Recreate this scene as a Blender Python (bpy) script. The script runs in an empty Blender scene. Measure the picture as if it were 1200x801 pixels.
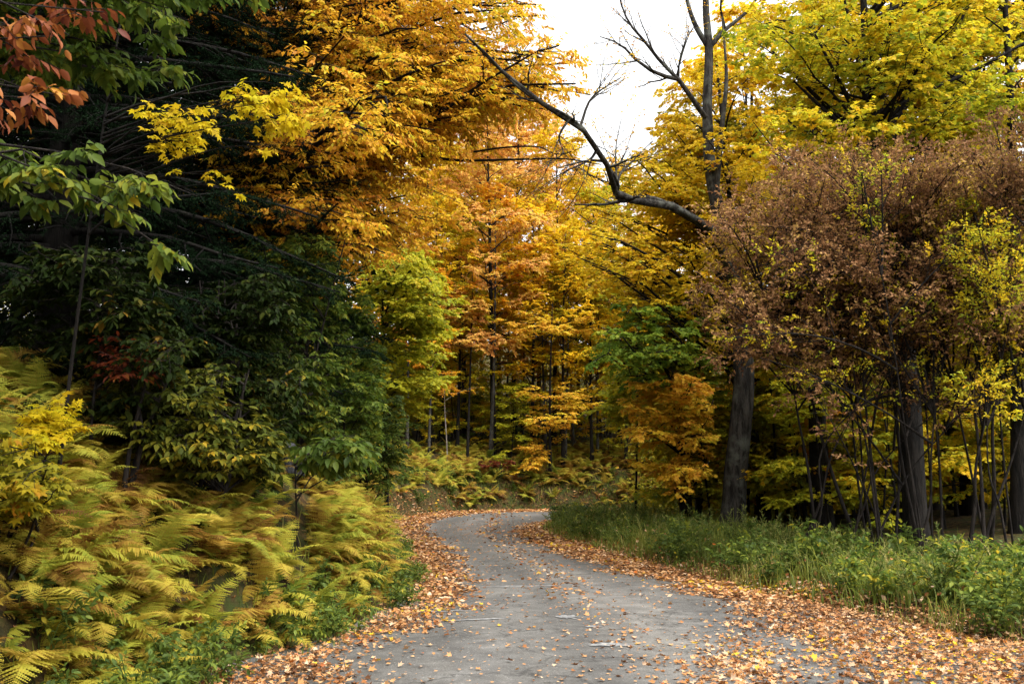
import bpy, math
import numpy as np

# ------------------------------------------------------------------ camera, sky, sun, exposure
sc = bpy.context.scene
COL = sc.collection
rad = math.radians
CAM_Z, LENS, PITCH = 1.6, 35.0, rad(8.02)
cd = bpy.data.cameras.new("camera"); cam = bpy.data.objects.new("camera", cd); COL.objects.link(cam)
cam.location = (0, 0, CAM_Z); cam.rotation_euler = (rad(90) + PITCH, 0, 0)
cd.lens = LENS; cd.sensor_width = 36.0; cd.clip_start = 0.05; cd.clip_end = 2000
cd.dof.use_dof = True; cd.dof.focus_distance = 17.0; cd.dof.aperture_fstop = 9.0
sc.camera = cam

SUN_EL, SUN_AZ = 60.0, 128.0          # azimuth measured clockwise from +Y (the view direction)
w = bpy.data.worlds.new("World"); sc.world = w; w.use_nodes = True
nt = w.node_tree; nt.nodes.clear()
sky = nt.nodes.new("ShaderNodeTexSky"); sky.sky_type = 'NISHITA'; sky.sun_disc = False
sky.sun_elevation = rad(SUN_EL); sky.sun_rotation = rad(SUN_AZ)
sky.air_density = 1.0; sky.dust_density = 4.0; sky.ozone_density = 1.0
hs = nt.nodes.new("ShaderNodeHueSaturation"); hs.inputs["Saturation"].default_value = 0.06
bg = nt.nodes.new("ShaderNodeBackground"); bg.inputs["Strength"].default_value = 0.15
out = nt.nodes.new("ShaderNodeOutputWorld")
nt.links.new(sky.outputs[0], hs.inputs["Color"]); nt.links.new(hs.outputs[0], bg.inputs["Color"])
nt.links.new(bg.outputs[0], out.inputs["Surface"])

sd = bpy.data.lights.new("sun", 'SUN'); sd.energy = 1.1; sd.angle = rad(50); sd.color = (1.0, 0.95, 0.88)
so = bpy.data.objects.new("sun", sd); COL.objects.link(so)
so.rotation_euler = (rad(90 - SUN_EL), 0, rad(180 - SUN_AZ))
vs = sc.view_settings
vs.view_transform = 'Standard'; vs.look = 'None'; vs.gamma = 1.0; vs.use_curve_mapping = False
vs.exposure = 1.85
sc.render.engine = 'CYCLES'
cy = sc.cycles
cy.max_bounces = 6; cy.diffuse_bounces = 4; cy.glossy_bounces = 2; cy.transmission_bounces = 4; cy.transparent_max_bounces = 4
cy.use_denoising = True; cy.caustics_reflective = False; cy.caustics_refractive = False

# ------------------------------------------------------------------ helpers: pixels of the survey <-> metres
F = LENS / 36.0 * 1200.0
cp, sp_ = math.cos(PITCH), math.sin(PITCH)
def P(x, y, Y):
    """point at ground distance Y seen at survey pixel (x, y)"""
    u, v = (x - 600.0) / F, (400.5 - y) / F
    d = np.array([u, cp - v * sp_, sp_ + v * cp])
    return np.array([0, 0, CAM_Z]) + d * (Y / d[1])
def proj(p):
    q = p - np.array([0, 0, CAM_Z])
    fw = q[..., 1] * cp + q[..., 2] * sp_
    up = -q[..., 1] * sp_ + q[..., 2] * cp
    fw = np.where(fw < .05, .05, fw)
    return 600 + q[..., 0] / fw * F, 400.5 - up / fw * F
def nrm(a):
    return a / np.maximum(np.linalg.norm(a, axis=-1, keepdims=True), 1e-9)
UP = np.array([0, 0, 1.0])
def sstep(a, b, x):
    t = np.clip((x - a) / (b - a), 0, 1); return t * t * (3 - 2 * t)
def inpoly(x, y, poly):
    poly = np.asarray(poly, float); r = np.zeros(np.shape(x), bool); n = len(poly)
    for i in range(n):
        x0, y0 = poly[i]; x1, y1 = poly[(i + 1) % n]
        if y0 == y1: continue
        c = ((y0 > y) != (y1 > y)) & (x < (x1 - x0) * (y - y0) / (y1 - y0) + x0)
        r ^= c
    return r
def curve(pts, n=24):
    """Catmull-Rom through pts, n samples"""
    p = np.asarray(pts, float)
    if len(p) == 2: return p[0] + (p[1] - p[0]) * np.linspace(0, 1, n)[:, None]
    q = np.vstack([2 * p[0] - p[1], p, 2 * p[-1] - p[-2]])
    t = np.linspace(0, len(p) - 1 - 1e-6, n); i = t.astype(int); f = (t - i)[:, None]
    a, b, c, d = q[i], q[i + 1], q[i + 2], q[i + 3]
    return .5 * (2 * b + (c - a) * f + (2 * a - 5 * b + 4 * c - d) * f ** 2 + (3 * b - a - 3 * c + d) * f ** 3)

# ------------------------------------------------------------------ geometry collectors
class Geo:
    def __init__(s): s.v = []; s.t = []; s.q = []; s.a = []; s.n = 0
    def add(s, v, tris=None, quads=None, val=0.5):
        v = np.asarray(v, float).reshape(-1, 3)
        if len(v) == 0: return
        s.v.append(v); s.a.append(np.broadcast_to(np.asarray(val, float), (len(v),)))
        if tris is not None and len(tris): s.t.append(np.asarray(tris, int) + s.n)
        if quads is not None and len(quads): s.q.append(np.asarray(quads, int) + s.n)
        s.n += len(v)
    def mesh(s, name, origin=(0, 0, 0), smooth=False):
        v = np.vstack(s.v) - np.asarray(origin, float)
        t = np.vstack(s.t) if s.t else np.zeros((0, 3), int)
        q = np.vstack(s.q) if s.q else np.zeros((0, 4), int)
        me = bpy.data.meshes.new(name)
        me.vertices.add(len(v)); me.vertices.foreach_set("co", v.astype(np.float32).ravel())
        li = np.concatenate([t.ravel(), q.ravel()]).astype(np.int32)
        me.loops.add(len(li)); me.loops.foreach_set("vertex_index", li)
        nf = len(t) + len(q); me.polygons.add(nf)
        st = np.concatenate([np.arange(len(t)) * 3, len(t) * 3 + np.arange(len(q)) * 4]).astype(np.int32)
        me.polygons.foreach_set("loop_start", st)
        at = me.attributes.new("v", 'FLOAT', 'POINT'); at.data.foreach_set("value", np.concatenate(s.a).astype(np.float32))
        me.update(calc_edges=True)
        if smooth: me.polygons.foreach_set("use_smooth", np.ones(nf, bool))
        return me

def tubes(g, Pp, R, sides=6, val=0.5):
    """Pp (N,K,3) polylines, R (N,K) radii"""
    Pp = np.asarray(Pp, float); R = np.asarray(R, float)
    if Pp.ndim == 2: Pp = Pp[None]; R = R[None]
    N, K, _ = Pp.shape
    if N == 0: return
    T = nrm(np.gradient(Pp, axis=1))
    m = nrm(Pp[:, -1] - Pp[:, 0])
    ref = np.where(np.abs(m[:, 2:3]) > .8, np.array([1.0, 0, 0]), UP)[:, None, :]
    A = nrm(np.cross(T, ref)); B = np.cross(T, A)
    th = np.arange(sides) / sides * 2 * math.pi
    V = Pp[:, :, None, :] + R[:, :, None, None] * (A[:, :, None, :] * np.cos(th)[:, None] + B[:, :, None, :] * np.sin(th)[:, None])
    ids = np.arange(N * K * sides).reshape(N, K, sides)
    a = ids[:, :-1]; b = ids[:, 1:]
    q = np.stack([a, np.roll(a, -1, 2), np.roll(b, -1, 2), b], -1).reshape(-1, 4)
    g.add(V.reshape(-1, 3), quads=q, val=val)

def at_t(Pp, R, t):
    N, K, _ = Pp.shape
    x = np.clip(t, 0, .9999) * (K - 1); i = x.astype(int); f = (x - i)
    n = np.arange(N)[:, None]
    pos = Pp[n, i] * (1 - f)[..., None] + Pp[n, i + 1] * f[..., None]
    T = nrm(Pp[n, i + 1] - Pp[n, i]); r = R[n, i] * (1 - f) + R[n, i + 1] * f
    return pos, T, r
def walk(pos, D, L, K, droop, wob, rng):
    pts = [pos]; d = D
    for k in range(K - 1):
        d = nrm(d + wob * rng.normal(size=d.shape) - UP * (droop / (K - 1)))
        pts.append(pts[-1] + d * (L / (K - 1))[..., None])
    return np.stack(pts, -2)
def kids(Pp, R, m, t0, t1, ang, L, rng, K=5, flat=.25, droop=.15, wob=.12, taper=.6, rmul=.55, rmax=1.0):
    """m side shoots on every polyline, alternating left and right in the branch's own plane"""
    N = len(Pp)
    t = t0 + (t1 - t0) * ((np.arange(m) + rng.random((N, m))) / m)
    pos, T, r = at_t(Pp, R, t)
    S = nrm(np.cross(T, UP) + .02 * rng.normal(size=T.shape)); B = np.cross(S, T)
    side = np.where((np.arange(m)[None, :] + rng.integers(0, 2, (N, 1))) % 2 == 0, 1.0, -1.0)
    phi = rng.normal(0, flat, (N, m)); a = ang + rng.normal(0, .18, (N, m))
    D = np.cos(a)[..., None] * T + np.sin(a)[..., None] * ((side * np.cos(phi))[..., None] * S + np.sin(phi)[..., None] * B)
    Ls = (np.asarray(L) * np.ones(N))[:, None] * (1 - taper * t) * rng.uniform(.65, 1.25, (N, m))
    Q = walk(pos, nrm(D), Ls, K, droop, wob, rng)
    r0 = np.minimum(r * rmul, rmax)
    RR = r0[..., None] * np.linspace(1, .3, K)
    return Q.reshape(N * m, K, 3), RR.reshape(N * m, K)

# leaf outlines: x runs along the leaf, y across, z is fold and curl
def _sym(mid, side):
    v = [*mid]; n = len(mid); k = len(side)
    v += [(x, y, z) for x, y, z in side] + [(x, -y, z) for x, y, z in side]
    return np.array(v, float), n, k
v_, _, _ = _sym([(0, 0, 0), (.35, 0, -.04), (.7, 0, -.03), (1, 0, -.14)], [(.16, .15, .02), (.45, .24, .05), (.76, .14, 0)])
f_ = []
for o in (4, 7):
    f = [(0, o, 1), (o, o + 1, 1), (1, o + 1, 2), (o + 1, o + 2, 2), (2, o + 2, 3)]
    f_ += [tuple(reversed(x)) for x in f] if o == 4 else f
OVAL = (v_, np.array(f_))
OVAL2 = (np.array([(0, 0, 0), (.45, .26, .06), (1, 0, -.08), (.45, -.26, .06)]), np.array([(0, 2, 1), (0, 3, 2)]))
WIDE2 = (np.array([(0, 0, 0), (.42, .42, .07), (1, 0, -.1), (.42, -.42, .07)]), np.array([(0, 2, 1), (0, 3, 2)]))
half = [(.05, .2, .0), (.12, .45, -.06), (.3, .24, .04), (.70, .50, -.08), (.60, .17, .03)]
ol = [(0, 0, 0)] + half + [(1, 0, -.12)] + [(x, -y, z) for x, y, z in reversed(half)]
MAPLE = (np.array([(.36, 0, 0)] + ol), np.array([(0, i + 2 if i + 2 <= len(ol) else 1, i + 1) for i in range(len(ol))]))
ol = [(0, 0, 0), (.15, .42, -.03), (.42, .22, .03), (.62, .42, -.05), (1, 0, -.1), (.62, -.42, -.05), (.42, -.22, .03), (.15, -.42, -.03)]
MAPLE2 = (np.array([(.36, 0, 0)] + ol), np.array([(0, i + 2 if i + 2 <= len(ol) else 1, i + 1) for i in range(len(ol))]))
NEEDLE = (np.array([(0, .06, 0), (1, 0, 0), (0, -.06, 0)]) * [1, 2.4, 1], np.array([(0, 2, 1)]))

def place_leaves(g, pos, D, N, s, tmpl, val):
    TV, TF = tmpl
    x = nrm(D); y = nrm(np.cross(N, x)); z = np.cross(x, y)
    n = len(pos); nv = len(TV)
    s = np.asarray(s)[:, None, None]
    V = pos[:, None, :] + s * (TV[None, :, 0:1] * x[:, None] + TV[None, :, 1:2] * y[:, None] + TV[None, :, 2:3] * z[:, None])
    f = (TF[None] + (np.arange(n) * nv)[:, None, None]).reshape(-1, 3)
    g.add(V.reshape(-1, 3), tris=f, val=np.repeat(val, nv))
def leaves(g, Pp, R, m, size, rng, tmpl, ang=.95, droop=.35, nj=.35, t0=.1, spread=.0, clump=None, cmix=.5, keep=None, phi=.25):
    """m leaves along every twig"""
    N = len(Pp)
    if N == 0: return
    t = t0 + (1 - t0) * ((np.arange(m) + .5 + .6 * (rng.random((N, m)) - .5)) / m)
    pos, T, r = at_t(Pp, R, t)
    S = nrm(np.cross(T, UP) + .02 * rng.normal(size=T.shape)); B = np.cross(S, T)
    side = np.where((np.arange(m)[None, :] % 2) == 0, 1.0, -1.0) * np.ones((N, 1))
    a = ang + rng.normal(0, .3, (N, m)); a[:, -1] *= .2
    ph = rng.normal(0, phi, (N, m))
    D = np.cos(a)[..., None] * T + np.sin(a)[..., None] * ((side * np.cos(ph))[..., None] * S + np.sin(ph)[..., None] * B)
    D = nrm(D - UP * droop * rng.uniform(.4, 1.6, (N, m, 1)))
    Nn = nrm(UP + nj * rng.normal(size=D.shape))
    pos = pos + spread * rng.normal(size=pos.shape)
    s = size * rng.uniform(.65, 1.2, (N, m))
    c = rng.random(N) if clump is None else clump
    val = np.clip(cmix * c[:, None] + (1 - cmix) * rng.random((N, m)), 0, 1)
    pos, D, Nn, s, val = pos.reshape(-1, 3), D.reshape(-1, 3), Nn.reshape(-1, 3), s.ravel(), val.ravel()
    if keep is not None:
        k = keep(pos); pos, D, Nn, s, val = pos[k], D[k], Nn[k], s[k], val[k]
    place_leaves(g, pos, D, Nn, s, tmpl, val)

# ------------------------------------------------------------------ materials
def new_mat(name):
    m = bpy.data.materials.new(name); m.use_nodes = True; t = m.node_tree; t.nodes.clear()
    o = t.nodes.new("ShaderNodeOutputMaterial"); return m, t, o
def ramp(t, stops, fac):
    r = t.nodes.new("ShaderNodeValToRGB"); e = r.color_ramp.elements
    while len(e) < len(stops): e.new(.5)
    for k, (p, c) in zip(e, stops): k.position = p; k.color = (*c, 1)
    t.links.new(fac, r.inputs[0]); return r.outputs[0]
def noise(t, scale, detail=3, rough=.6, coord='Object', sx=(1, 1, 1)):
    tc = t.nodes.new("ShaderNodeTexCoord"); mp = t.nodes.new("ShaderNodeMapping"); mp.inputs["Scale"].default_value = sx
    n = t.nodes.new("ShaderNodeTexNoise"); n.inputs["Scale"].default_value = scale
    n.inputs["Detail"].default_value = detail; n.inputs["Roughness"].default_value = rough
    t.links.new(tc.outputs[coord], mp.inputs[0]); t.links.new(mp.outputs[0], n.inputs["Vector"]); return n.outputs[0]
def bump(t, h, strength, dist=.02):
    b = t.nodes.new("ShaderNodeBump"); b.inputs["Strength"].default_value = strength; b.inputs["Distance"].default_value = dist
    t.links.new(h, b.inputs["Height"]); return b.outputs[0]
def leafmat(name, stops, trans=.52, rough=.55, spec=.15, vary=.12, drift=1.1):
    m, t, o = new_mat(name)
    a = t.nodes.new("ShaderNodeAttribute"); a.attribute_name = "v"
    no = noise(t, .55, 2, .5)
    ma = t.nodes.new("ShaderNodeMath"); ma.operation = 'MULTIPLY_ADD'; ma.inputs[1].default_value = drift; ma.inputs[2].default_value = -.5 * drift
    ad = t.nodes.new("ShaderNodeMath"); ad.operation = 'ADD'; ad.use_clamp = True
    t.links.new(no, ma.inputs[0]); t.links.new(ma.outputs[0], ad.inputs[0]); t.links.new(a.outputs["Fac"], ad.inputs[1])
    c = ramp(t, stops, ad.outputs[0])
    oi = t.nodes.new("ShaderNodeObjectInfo")
    mr = t.nodes.new("ShaderNodeMapRange"); mr.inputs["To Min"].default_value = 1 - vary * 1.6; mr.inputs["To Max"].default_value = 1 + vary
    t.links.new(oi.outputs["Random"], mr.inputs["Value"])
    h = t.nodes.new("ShaderNodeHueSaturation"); t.links.new(c, h.inputs["Color"]); t.links.new(mr.outputs[0], h.inputs["Value"])
    b = t.nodes.new("ShaderNodeBsdfPrincipled"); b.inputs["Roughness"].default_value = rough
    b.inputs["Specular IOR Level"].default_value = spec
    tr = t.nodes.new("ShaderNodeBsdfTranslucent")
    mx = t.nodes.new("ShaderNodeMixShader"); mx.inputs[0].default_value = trans
    t.links.new(h.outputs[0], b.inputs["Base Color"]); t.links.new(h.outputs[0], tr.inputs["Color"])
    t.links.new(b.outputs[0], mx.inputs[1]); t.links.new(tr.outputs[0], mx.inputs[2]); t.links.new(mx.outputs[0], o.inputs[0])
    return m
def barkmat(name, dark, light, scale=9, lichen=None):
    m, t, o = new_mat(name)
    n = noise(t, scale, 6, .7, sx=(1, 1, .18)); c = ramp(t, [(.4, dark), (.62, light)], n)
    if lichen:
        n2 = noise(t, 2.2, 4, .65); r2 = ramp(t, [(.5, (0, 0, 0)), (.66, (1, 1, 1))], n2)
        mx = t.nodes.new("ShaderNodeMixRGB"); mx.inputs[2].default_value = (*lichen, 1)
        t.links.new(r2, mx.inputs[0]); t.links.new(c, mx.inputs[1]); c = mx.outputs[0]
    b = t.nodes.new("ShaderNodeBsdfPrincipled"); b.inputs["Roughness"].default_value = .9
    b.inputs["Specular IOR Level"].default_value = .15
    t.links.new(c, b.inputs["Base Color"]); t.links.new(bump(t, n, 1.0, .08), b.inputs["Normal"]); t.links.new(b.outputs[0], o.inputs[0])
    return m
M = {}
M['gold'] = leafmat('gold_beech_leaf', [(0, (.30, .10, .014)), (.28, (.52, .23, .018)), (.58, (.64, .37, .022)), (.84, (.62, .44, .026)), (1, (.38, .38, .025))])
M['yellow'] = leafmat('yellow_maple_leaf', [(0, (.62, .28, .012)), (.3, (.70, .45, .014)), (.8, (.66, .49, .02)), (1, (.34, .37, .025))])
M['ygreen'] = leafmat('yellow_green_maple_leaf', [(0, (.62, .36, .014)), (.35, (.58, .44, .018)), (.7, (.38, .38, .02)), (1, (.12, .19, .016))])
M['lime'] = leafmat('lime_maple_leaf', [(0, (.60, .46, .02)), (.45, (.48, .46, .024)), (1, (.22, .28, .018))])
M['green'] = leafmat('green_leaf', [(0, (.016, .034, .006)), (.55, (.04, .075, .010)), (.9, (.085, .12, .014)), (1, (.26, .21, .015))], spec=.25)
M['darkgreen'] = leafmat('dark_green_leaf', [(0, (.006, .012, .002)), (.6, (.014, .024, .004)), (.93, (.04, .045, .006)), (1, (.14, .08, .010))], trans=.2, spec=.04)  # near black: shade under the canopy is put into this leaf colour
M['ash'] = leafmat('ash_leaf', [(0, (.03, .06, .009)), (.5, (.095, .15, .018)), (.85, (.19, .22, .022)), (1, (.32, .31, .024))], spec=.25)
M['fresh'] = leafmat('fresh_green_maple_leaf', [(0, (.42, .36, .025)), (.35, (.20, .27, .022)), (1, (.06, .13, .014))])
M['orange'] = leafmat('orange_maple_leaf', [(0, (.40, .11, .014)), (.3, (.60, .25, .018)), (.7, (.68, .40, .02)), (1, (.68, .48, .024))])
M['amber'] = leafmat('amber_maple_leaf', [(0, (.56, .24, .025)), (.35, (.68, .38, .03)), (.75, (.70, .49, .035)), (1, (.52, .48, .035))])
M['pink'] = leafmat('salmon_maple_leaf', [(0, (.50, .20, .06)), (.4, (.64, .34, .08)), (.75, (.68, .45, .08)), (1, (.70, .53, .07))])
M['red'] = leafmat('red_leaf', [(0, (.06, .012, .006)), (.6, (.15, .03, .01)), (1, (.25, .09, .015))])
M['copper'] = leafmat('copper_beech_leaf', [(0, (.09, .02, .012)), (.4, (.22, .06, .018)), (.75, (.36, .15, .025)), (1, (.48, .28, .03))], rough=.5, trans=.3, spec=.15)
M['olive'] = leafmat('olive_understory_leaf', [(0, (.08, .10, .012)), (.5, (.24, .22, .016)), (.85, (.40, .30, .016)), (1, (.42, .18, .014))])
M['blackbark'] = barkmat('shaded_bark', (.003, .0026, .002), (.014, .011, .009), 12)
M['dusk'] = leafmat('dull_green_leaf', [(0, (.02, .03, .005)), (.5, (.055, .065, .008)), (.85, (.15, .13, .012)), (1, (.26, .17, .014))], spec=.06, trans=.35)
M['sunny'] = leafmat('deep_yellow_leaf', [(0, (.40, .24, .010)), (.5, (.52, .38, .012)), (1, (.42, .38, .014))], spec=.08, drift=.4)
M['beechgreen'] = leafmat('beech_green_leaf', [(0, (.03, .055, .009)), (.5, (.07, .11, .014)), (.85, (.16, .18, .02)), (1, (.36, .27, .02))], spec=.15, drift=.7)
M['brown'] = leafmat('withered_brown_leaf', [(0, (.11, .05, .026)), (.35, (.26, .128, .055)), (.68, (.37, .205, .088)), (.82, (.45, .29, .06)), (1, (.55, .38, .02))], trans=.35, spec=.06)
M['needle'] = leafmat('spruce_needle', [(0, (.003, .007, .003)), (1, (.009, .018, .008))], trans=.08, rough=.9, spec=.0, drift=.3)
M['fern'] = leafmat('golden_fern', [(0, (.16, .07, .016)), (.16, (.32, .20, .035)), (.42, (.42, .34, .045)), (.72, (.33, .33, .04)), (1, (.13, .19, .025))], spec=.08, drift=.5)
M['fernbrown'] = leafmat('browned_fern', [(0, (.14, .06, .018)), (.5, (.34, .19, .035)), (1, (.42, .28, .035))], spec=.2)
M['grass'] = leafmat('verge_grass', [(0, (.06, .085, .014)), (.5, (.14, .18, .026)), (.8, (.25, .26, .045)), (1, (.40, .32, .11))], spec=.25)
M['weed'] = leafmat('weed_leaf', [(0, (.04, .07, .014)), (.6, (.11, .16, .026)), (.88, (.24, .27, .03)), (1, (.55, .40, .02))], spec=.2)
M['bramble'] = leafmat('bramble_leaf', [(0, (.04, .08, .016)), (.4, (.12, .18, .028)), (.7, (.30, .30, .03)), (.9, (.55, .42, .03)), (1, (.35, .14, .03))], spec=.2)
M['seed'] = leafmat('pale_seed_head', [(0, (.18, .19, .05)), (.7, (.34, .33, .10)), (1, (.45, .42, .22))], spec=.1)
M['litter'] = leafmat('fallen_leaf', [(0, (.09, .038, .016)), (.18, (.22, .085, .027)), (.45, (.38, .185, .07)), (.74, (.45, .26, .12)), (.9, (.50, .36, .24)), (.94, (.42, .10, .015)), (.98, (.46, .26, .03)), (1, (.52, .33, .02))], trans=.15, rough=.65, vary=.0, spec=.1, drift=.25)
M['bark'] = barkmat('dark_bark', (.003, .0025, .002), (.016, .013, .0105), 11)  # darker than real bark; canopy shade is put into the colour
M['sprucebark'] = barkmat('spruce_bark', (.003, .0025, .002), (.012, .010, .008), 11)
M['greybark'] = barkmat('grey_bark', (.011, .0095, .008), (.06, .054, .047), 9, lichen=(.09, .093, .078))
M['twig'] = barkmat('twig_bark', (.008, .006, .005), (.03, .024, .02), 14)
M['palebark'] = barkmat('pale_bark', (.1, .085, .07), (.3, .26, .22), 14)
M['stone'] = barkmat('dark_stone', (.012, .012, .013), (.05, .05, .053), 5)

# ------------------------------------------------------------------ objects
def obj(name, me, mat=None, parent=None, loc=None):
    o = bpy.data.objects.new(name, me); COL.objects.link(o)
    if mat is not None and me is not None and len(me.materials) == 0: me.materials.append(mat)
    if parent is not None: o.parent = parent
    if loc is not None: o.location = tuple(loc)
    return o
def tag(o, label, cat, group=None):
    o['label'] = label; o['category'] = cat
    if group: o['group'] = group
    return o
def thing(name, label, cat, loc, group=None):
    return tag(obj(name, None, loc=loc), label, cat, group)
def struct(name, me, mat, kind='structure'):
    o = obj(name, me, mat); o['kind'] = kind; return o
def copy_tree(root, loc, rz=0., s=1., label=None, cat=None, group=None, mats=None):
    r = root.copy(); COL.objects.link(r); r.location = tuple(loc); r.rotation_euler = (0, 0, rz); r.scale = (s, s, s)
    if label: r['label'] = label
    if cat: r['category'] = cat
    if group: r['group'] = group
    ch = list(root.children)
    for c in ch:
        k = c.copy(); COL.objects.link(k); k.parent = r
        if mats and c.name.split('.')[0] in mats:
            k.material_slots[0].link = 'OBJECT'; k.material_slots[0].material = mats[c.name.split('.')[0]]
    if not ch and mats:
        r.material_slots[0].link = 'OBJECT'; r.material_slots[0].material = mats['self']
    return r

# ------------------------------------------------------------------ road edges, terrain
LO = np.array([(-3.4, -40), (-3.2, -12), (-3.1, 0), (-2.95, 5), (-2.7, 7.9), (-2.6, 8.9), (-2.3, 9.6), (-1.9, 11), (-1.6, 13.8), (-1.85, 16.7), (-3.2, 25.9),
      (-4.3, 33), (-4.9, 41), (-4.4, 50), (-2.8, 55.5), (0, 58), (5, 59), (12, 58), (30, 52), (95, 30)], float)
RO = np.array([(6.8, -40), (6.6, -12), (6.4, 0), (6.1, 6), (5.4, 9.2), (4.6, 11), (4.25, 12.5), (3.9, 13.8), (3.55, 15), (3.05, 18.3), (2.1, 23.6), (1.3, 30), (1.1, 35),
      (1.6, 39), (3.2, 42), (6.5, 43.5), (12, 43), (30, 37), (95, 14)], float)
LI = np.array([(-1.5, -12), (-1.45, 7.9), (-.9, 11.2), (-.66, 14.5), (-.9, 18.3), (-1.35, 22.8), (-2.5, 30), (-3.3, 38), (-2.7, 45.5), (-1.4, 51), (1.8, 53.5), (12, 53), (30, 47)], float)
RI = np.array([(2.7, -12), (2.7, 7.9), (2.7, 11), (2.8, 13.4), (2.55, 15.3), (2.15, 16.8), (1.75, 18.9), (.9, 23.6), (.35, 28), (.2, 33.3), (1.0, 39.7), (3, 44), (6.5, 45.2), (12, 44.7), (30, 38.7)], float)
LO = curve(LO, 120); RO = curve(RO, 120); LI = curve(LI, 90); RI = curve(RI, 90)
def sdist(x, y, poly):
    """signed distance, positive on the left of the polyline"""
    x = np.asarray(x, float).ravel(); y = np.asarray(y, float).ravel()
    best = np.full(x.shape, 1e9); sg = np.ones(x.shape)
    for i in range(len(poly) - 1):
        ax, ay = poly[i]; bx, by = poly[i + 1]; dx, dy = bx - ax, by - ay; l2 = dx * dx + dy * dy
        t = np.clip(((x - ax) * dx + (y - ay) * dy) / l2, 0, 1)
        d = np.hypot(x - ax - t * dx, y - ay - t * dy)
        c = dx * (y - ay) - dy * (x - ax)
        k = d < best - 1e-9; best[k] = d[k]; sg[k] = np.where(c[k] > 0, 1., -1.)
    return best * sg
def lump(x, y, s, seed=0.):
    return (np.sin(x * s + 1.3 + seed) * np.cos(y * s * 1.13 + .4 * seed) + .5 * np.sin(x * s * 2.3 + y * s * 1.9 + seed)) / 1.5
def height(x, y):
    x = np.asarray(x, float); y = np.asarray(y, float); shp = x.shape
    x = x.ravel(); y = y.ravel()
    dl = sdist(x, y, LO); dr = -sdist(x, y, RO)
    hl = 3.15 * (1 - np.exp(-np.maximum(dl, 0) / 1.9)) * sstep(-.1, .7, dl) + .20 * np.maximum(0, dl - 3.9) + (.12 * lump(x, y, 1.1) + .06 * lump(x, y, 2.7, 2.)) * sstep(.2, 2, dl)
    hr = .12 * sstep(0, .8, dr) + .02 * np.clip(dr, 0, 6) + .11 * np.maximum(0, dr - 7) + (.07 * lump(x, y, 1.2, 4.)) * sstep(.2, 2, dr)
    h = np.where(dl > 0, hl, np.where(dr > 0, hr, -.03 - .0 * x))
    return np.minimum(h, 26).reshape(shp)
def hz(x, y): return float(height(np.array([x]), np.array([y]))[0])

xs = np.unique(np.concatenate([np.linspace(-160, -14, 40), np.arange(-14, 14, .35), np.linspace(14, 160, 40)]))
ys = np.unique(np.concatenate([np.linspace(-60, -3, 14), np.arange(-3, 66, .4), np.linspace(66, 240, 50)]))
X, Y = np.meshgrid(xs, ys, indexing='ij')
Z = height(X, Y)
ii = np.arange(X.size).reshape(X.shape)
g = Geo(); g.add(np.stack([X, Y, Z], -1).reshape(-1, 3), quads=np.stack([ii[:-1, :-1], ii[1:, :-1], ii[1:, 1:], ii[:-1, 1:]], -1).reshape(-1, 4))
m, t, o = new_mat('forest_floor')
n1 = noise(t, 2.2, 6, .7); n2 = noise(t, 26, 4, .7)
vo = t.nodes.new("ShaderNodeTexVoronoi"); vo.inputs["Scale"].default_value = 11
tc = t.nodes.new("ShaderNodeTexCoord"); t.links.new(tc.outputs['Object'], vo.inputs['Vector'])
sx = t.nodes.new("ShaderNodeSeparateColor"); t.links.new(vo.outputs['Color'], sx.inputs[0])
c1 = ramp(t, [(0, (.018, .012, .007)), (.5, (.05, .029, .012)), (.85, (.09, .055, .02)), (1, (.14, .09, .02))], sx.outputs[0])
c2 = ramp(t, [(.35, (.012, .018, .005)), (.6, (.03, .038, .009))], n1)
mx = t.nodes.new("ShaderNodeMixRGB"); r1 = ramp(t, [(.42, (0, 0, 0)), (.6, (1, 1, 1))], n1); t.links.new(r1, mx.inputs[0]); t.links.new(c1, mx.inputs[1]); t.links.new(c2, mx.inputs[2])
b = t.nodes.new("ShaderNodeBsdfPrincipled"); b.inputs["Roughness"].default_value = .95; b.inputs["Specular IOR Level"].default_value = .1
t.links.new(mx.outputs[0], b.inputs["Base Color"]); t.links.new(bump(t, n2, .8, .05), b.inputs["Normal"]); t.links.new(b.outputs[0], o.inputs[0])
struct('ground', g.mesh('ground', smooth=True), m)

# road sheet between the outer edges
k = np.linspace(0, 1, 260)
def resamp(p, n=260):
    s = np.concatenate([[0], np.cumsum(np.hypot(*np.diff(p, axis=0).T))]); return s
def side_pts(poly, keys):
    s = resamp(poly); return np.stack([np.interp(keys, s, poly[:, 0]), np.interp(keys, s, poly[:, 1])], -1)
sL, sR = resamp(LO), resamp(RO)
def nearest_s(poly, s, p):
    d = np.hypot(poly[:, 0] - p[0], poly[:, 1] - p[1]); return s[int(np.argmin(d))]
pairs = [((-3.2, -12), (6.6, -12)), ((-2.7, 7.9), (5.7, 8)), ((-1.6, 13.8), (3.9, 13.8)), ((-3.2, 25.9), (1.9, 25)), ((-4.9, 41), (1.2, 37)), ((-2.8, 55.5), (3.2, 42)), ((5, 59), (6.5, 43.5)), ((30, 52), (30, 37))]
kl = [nearest_s(LO, sL, a) for a, _ in pairs]; kr = [nearest_s(RO, sR, b_) for _, b_ in pairs]
tt = np.linspace(0, len(pairs) - 1, 260)
A_ = side_pts(LO, np.interp(tt, np.arange(len(pairs)), kl)); B_ = side_pts(RO, np.interp(tt, np.arange(len(pairs)), kr))
uu = np.linspace(-.03, 1.03, 26)
G = A_[:, None] + (B_ - A_)[:, None] * uu[None, :, None]
crown = .05 * (1 - (2 * np.clip(uu, 0, 1) - 1) ** 2)
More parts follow.
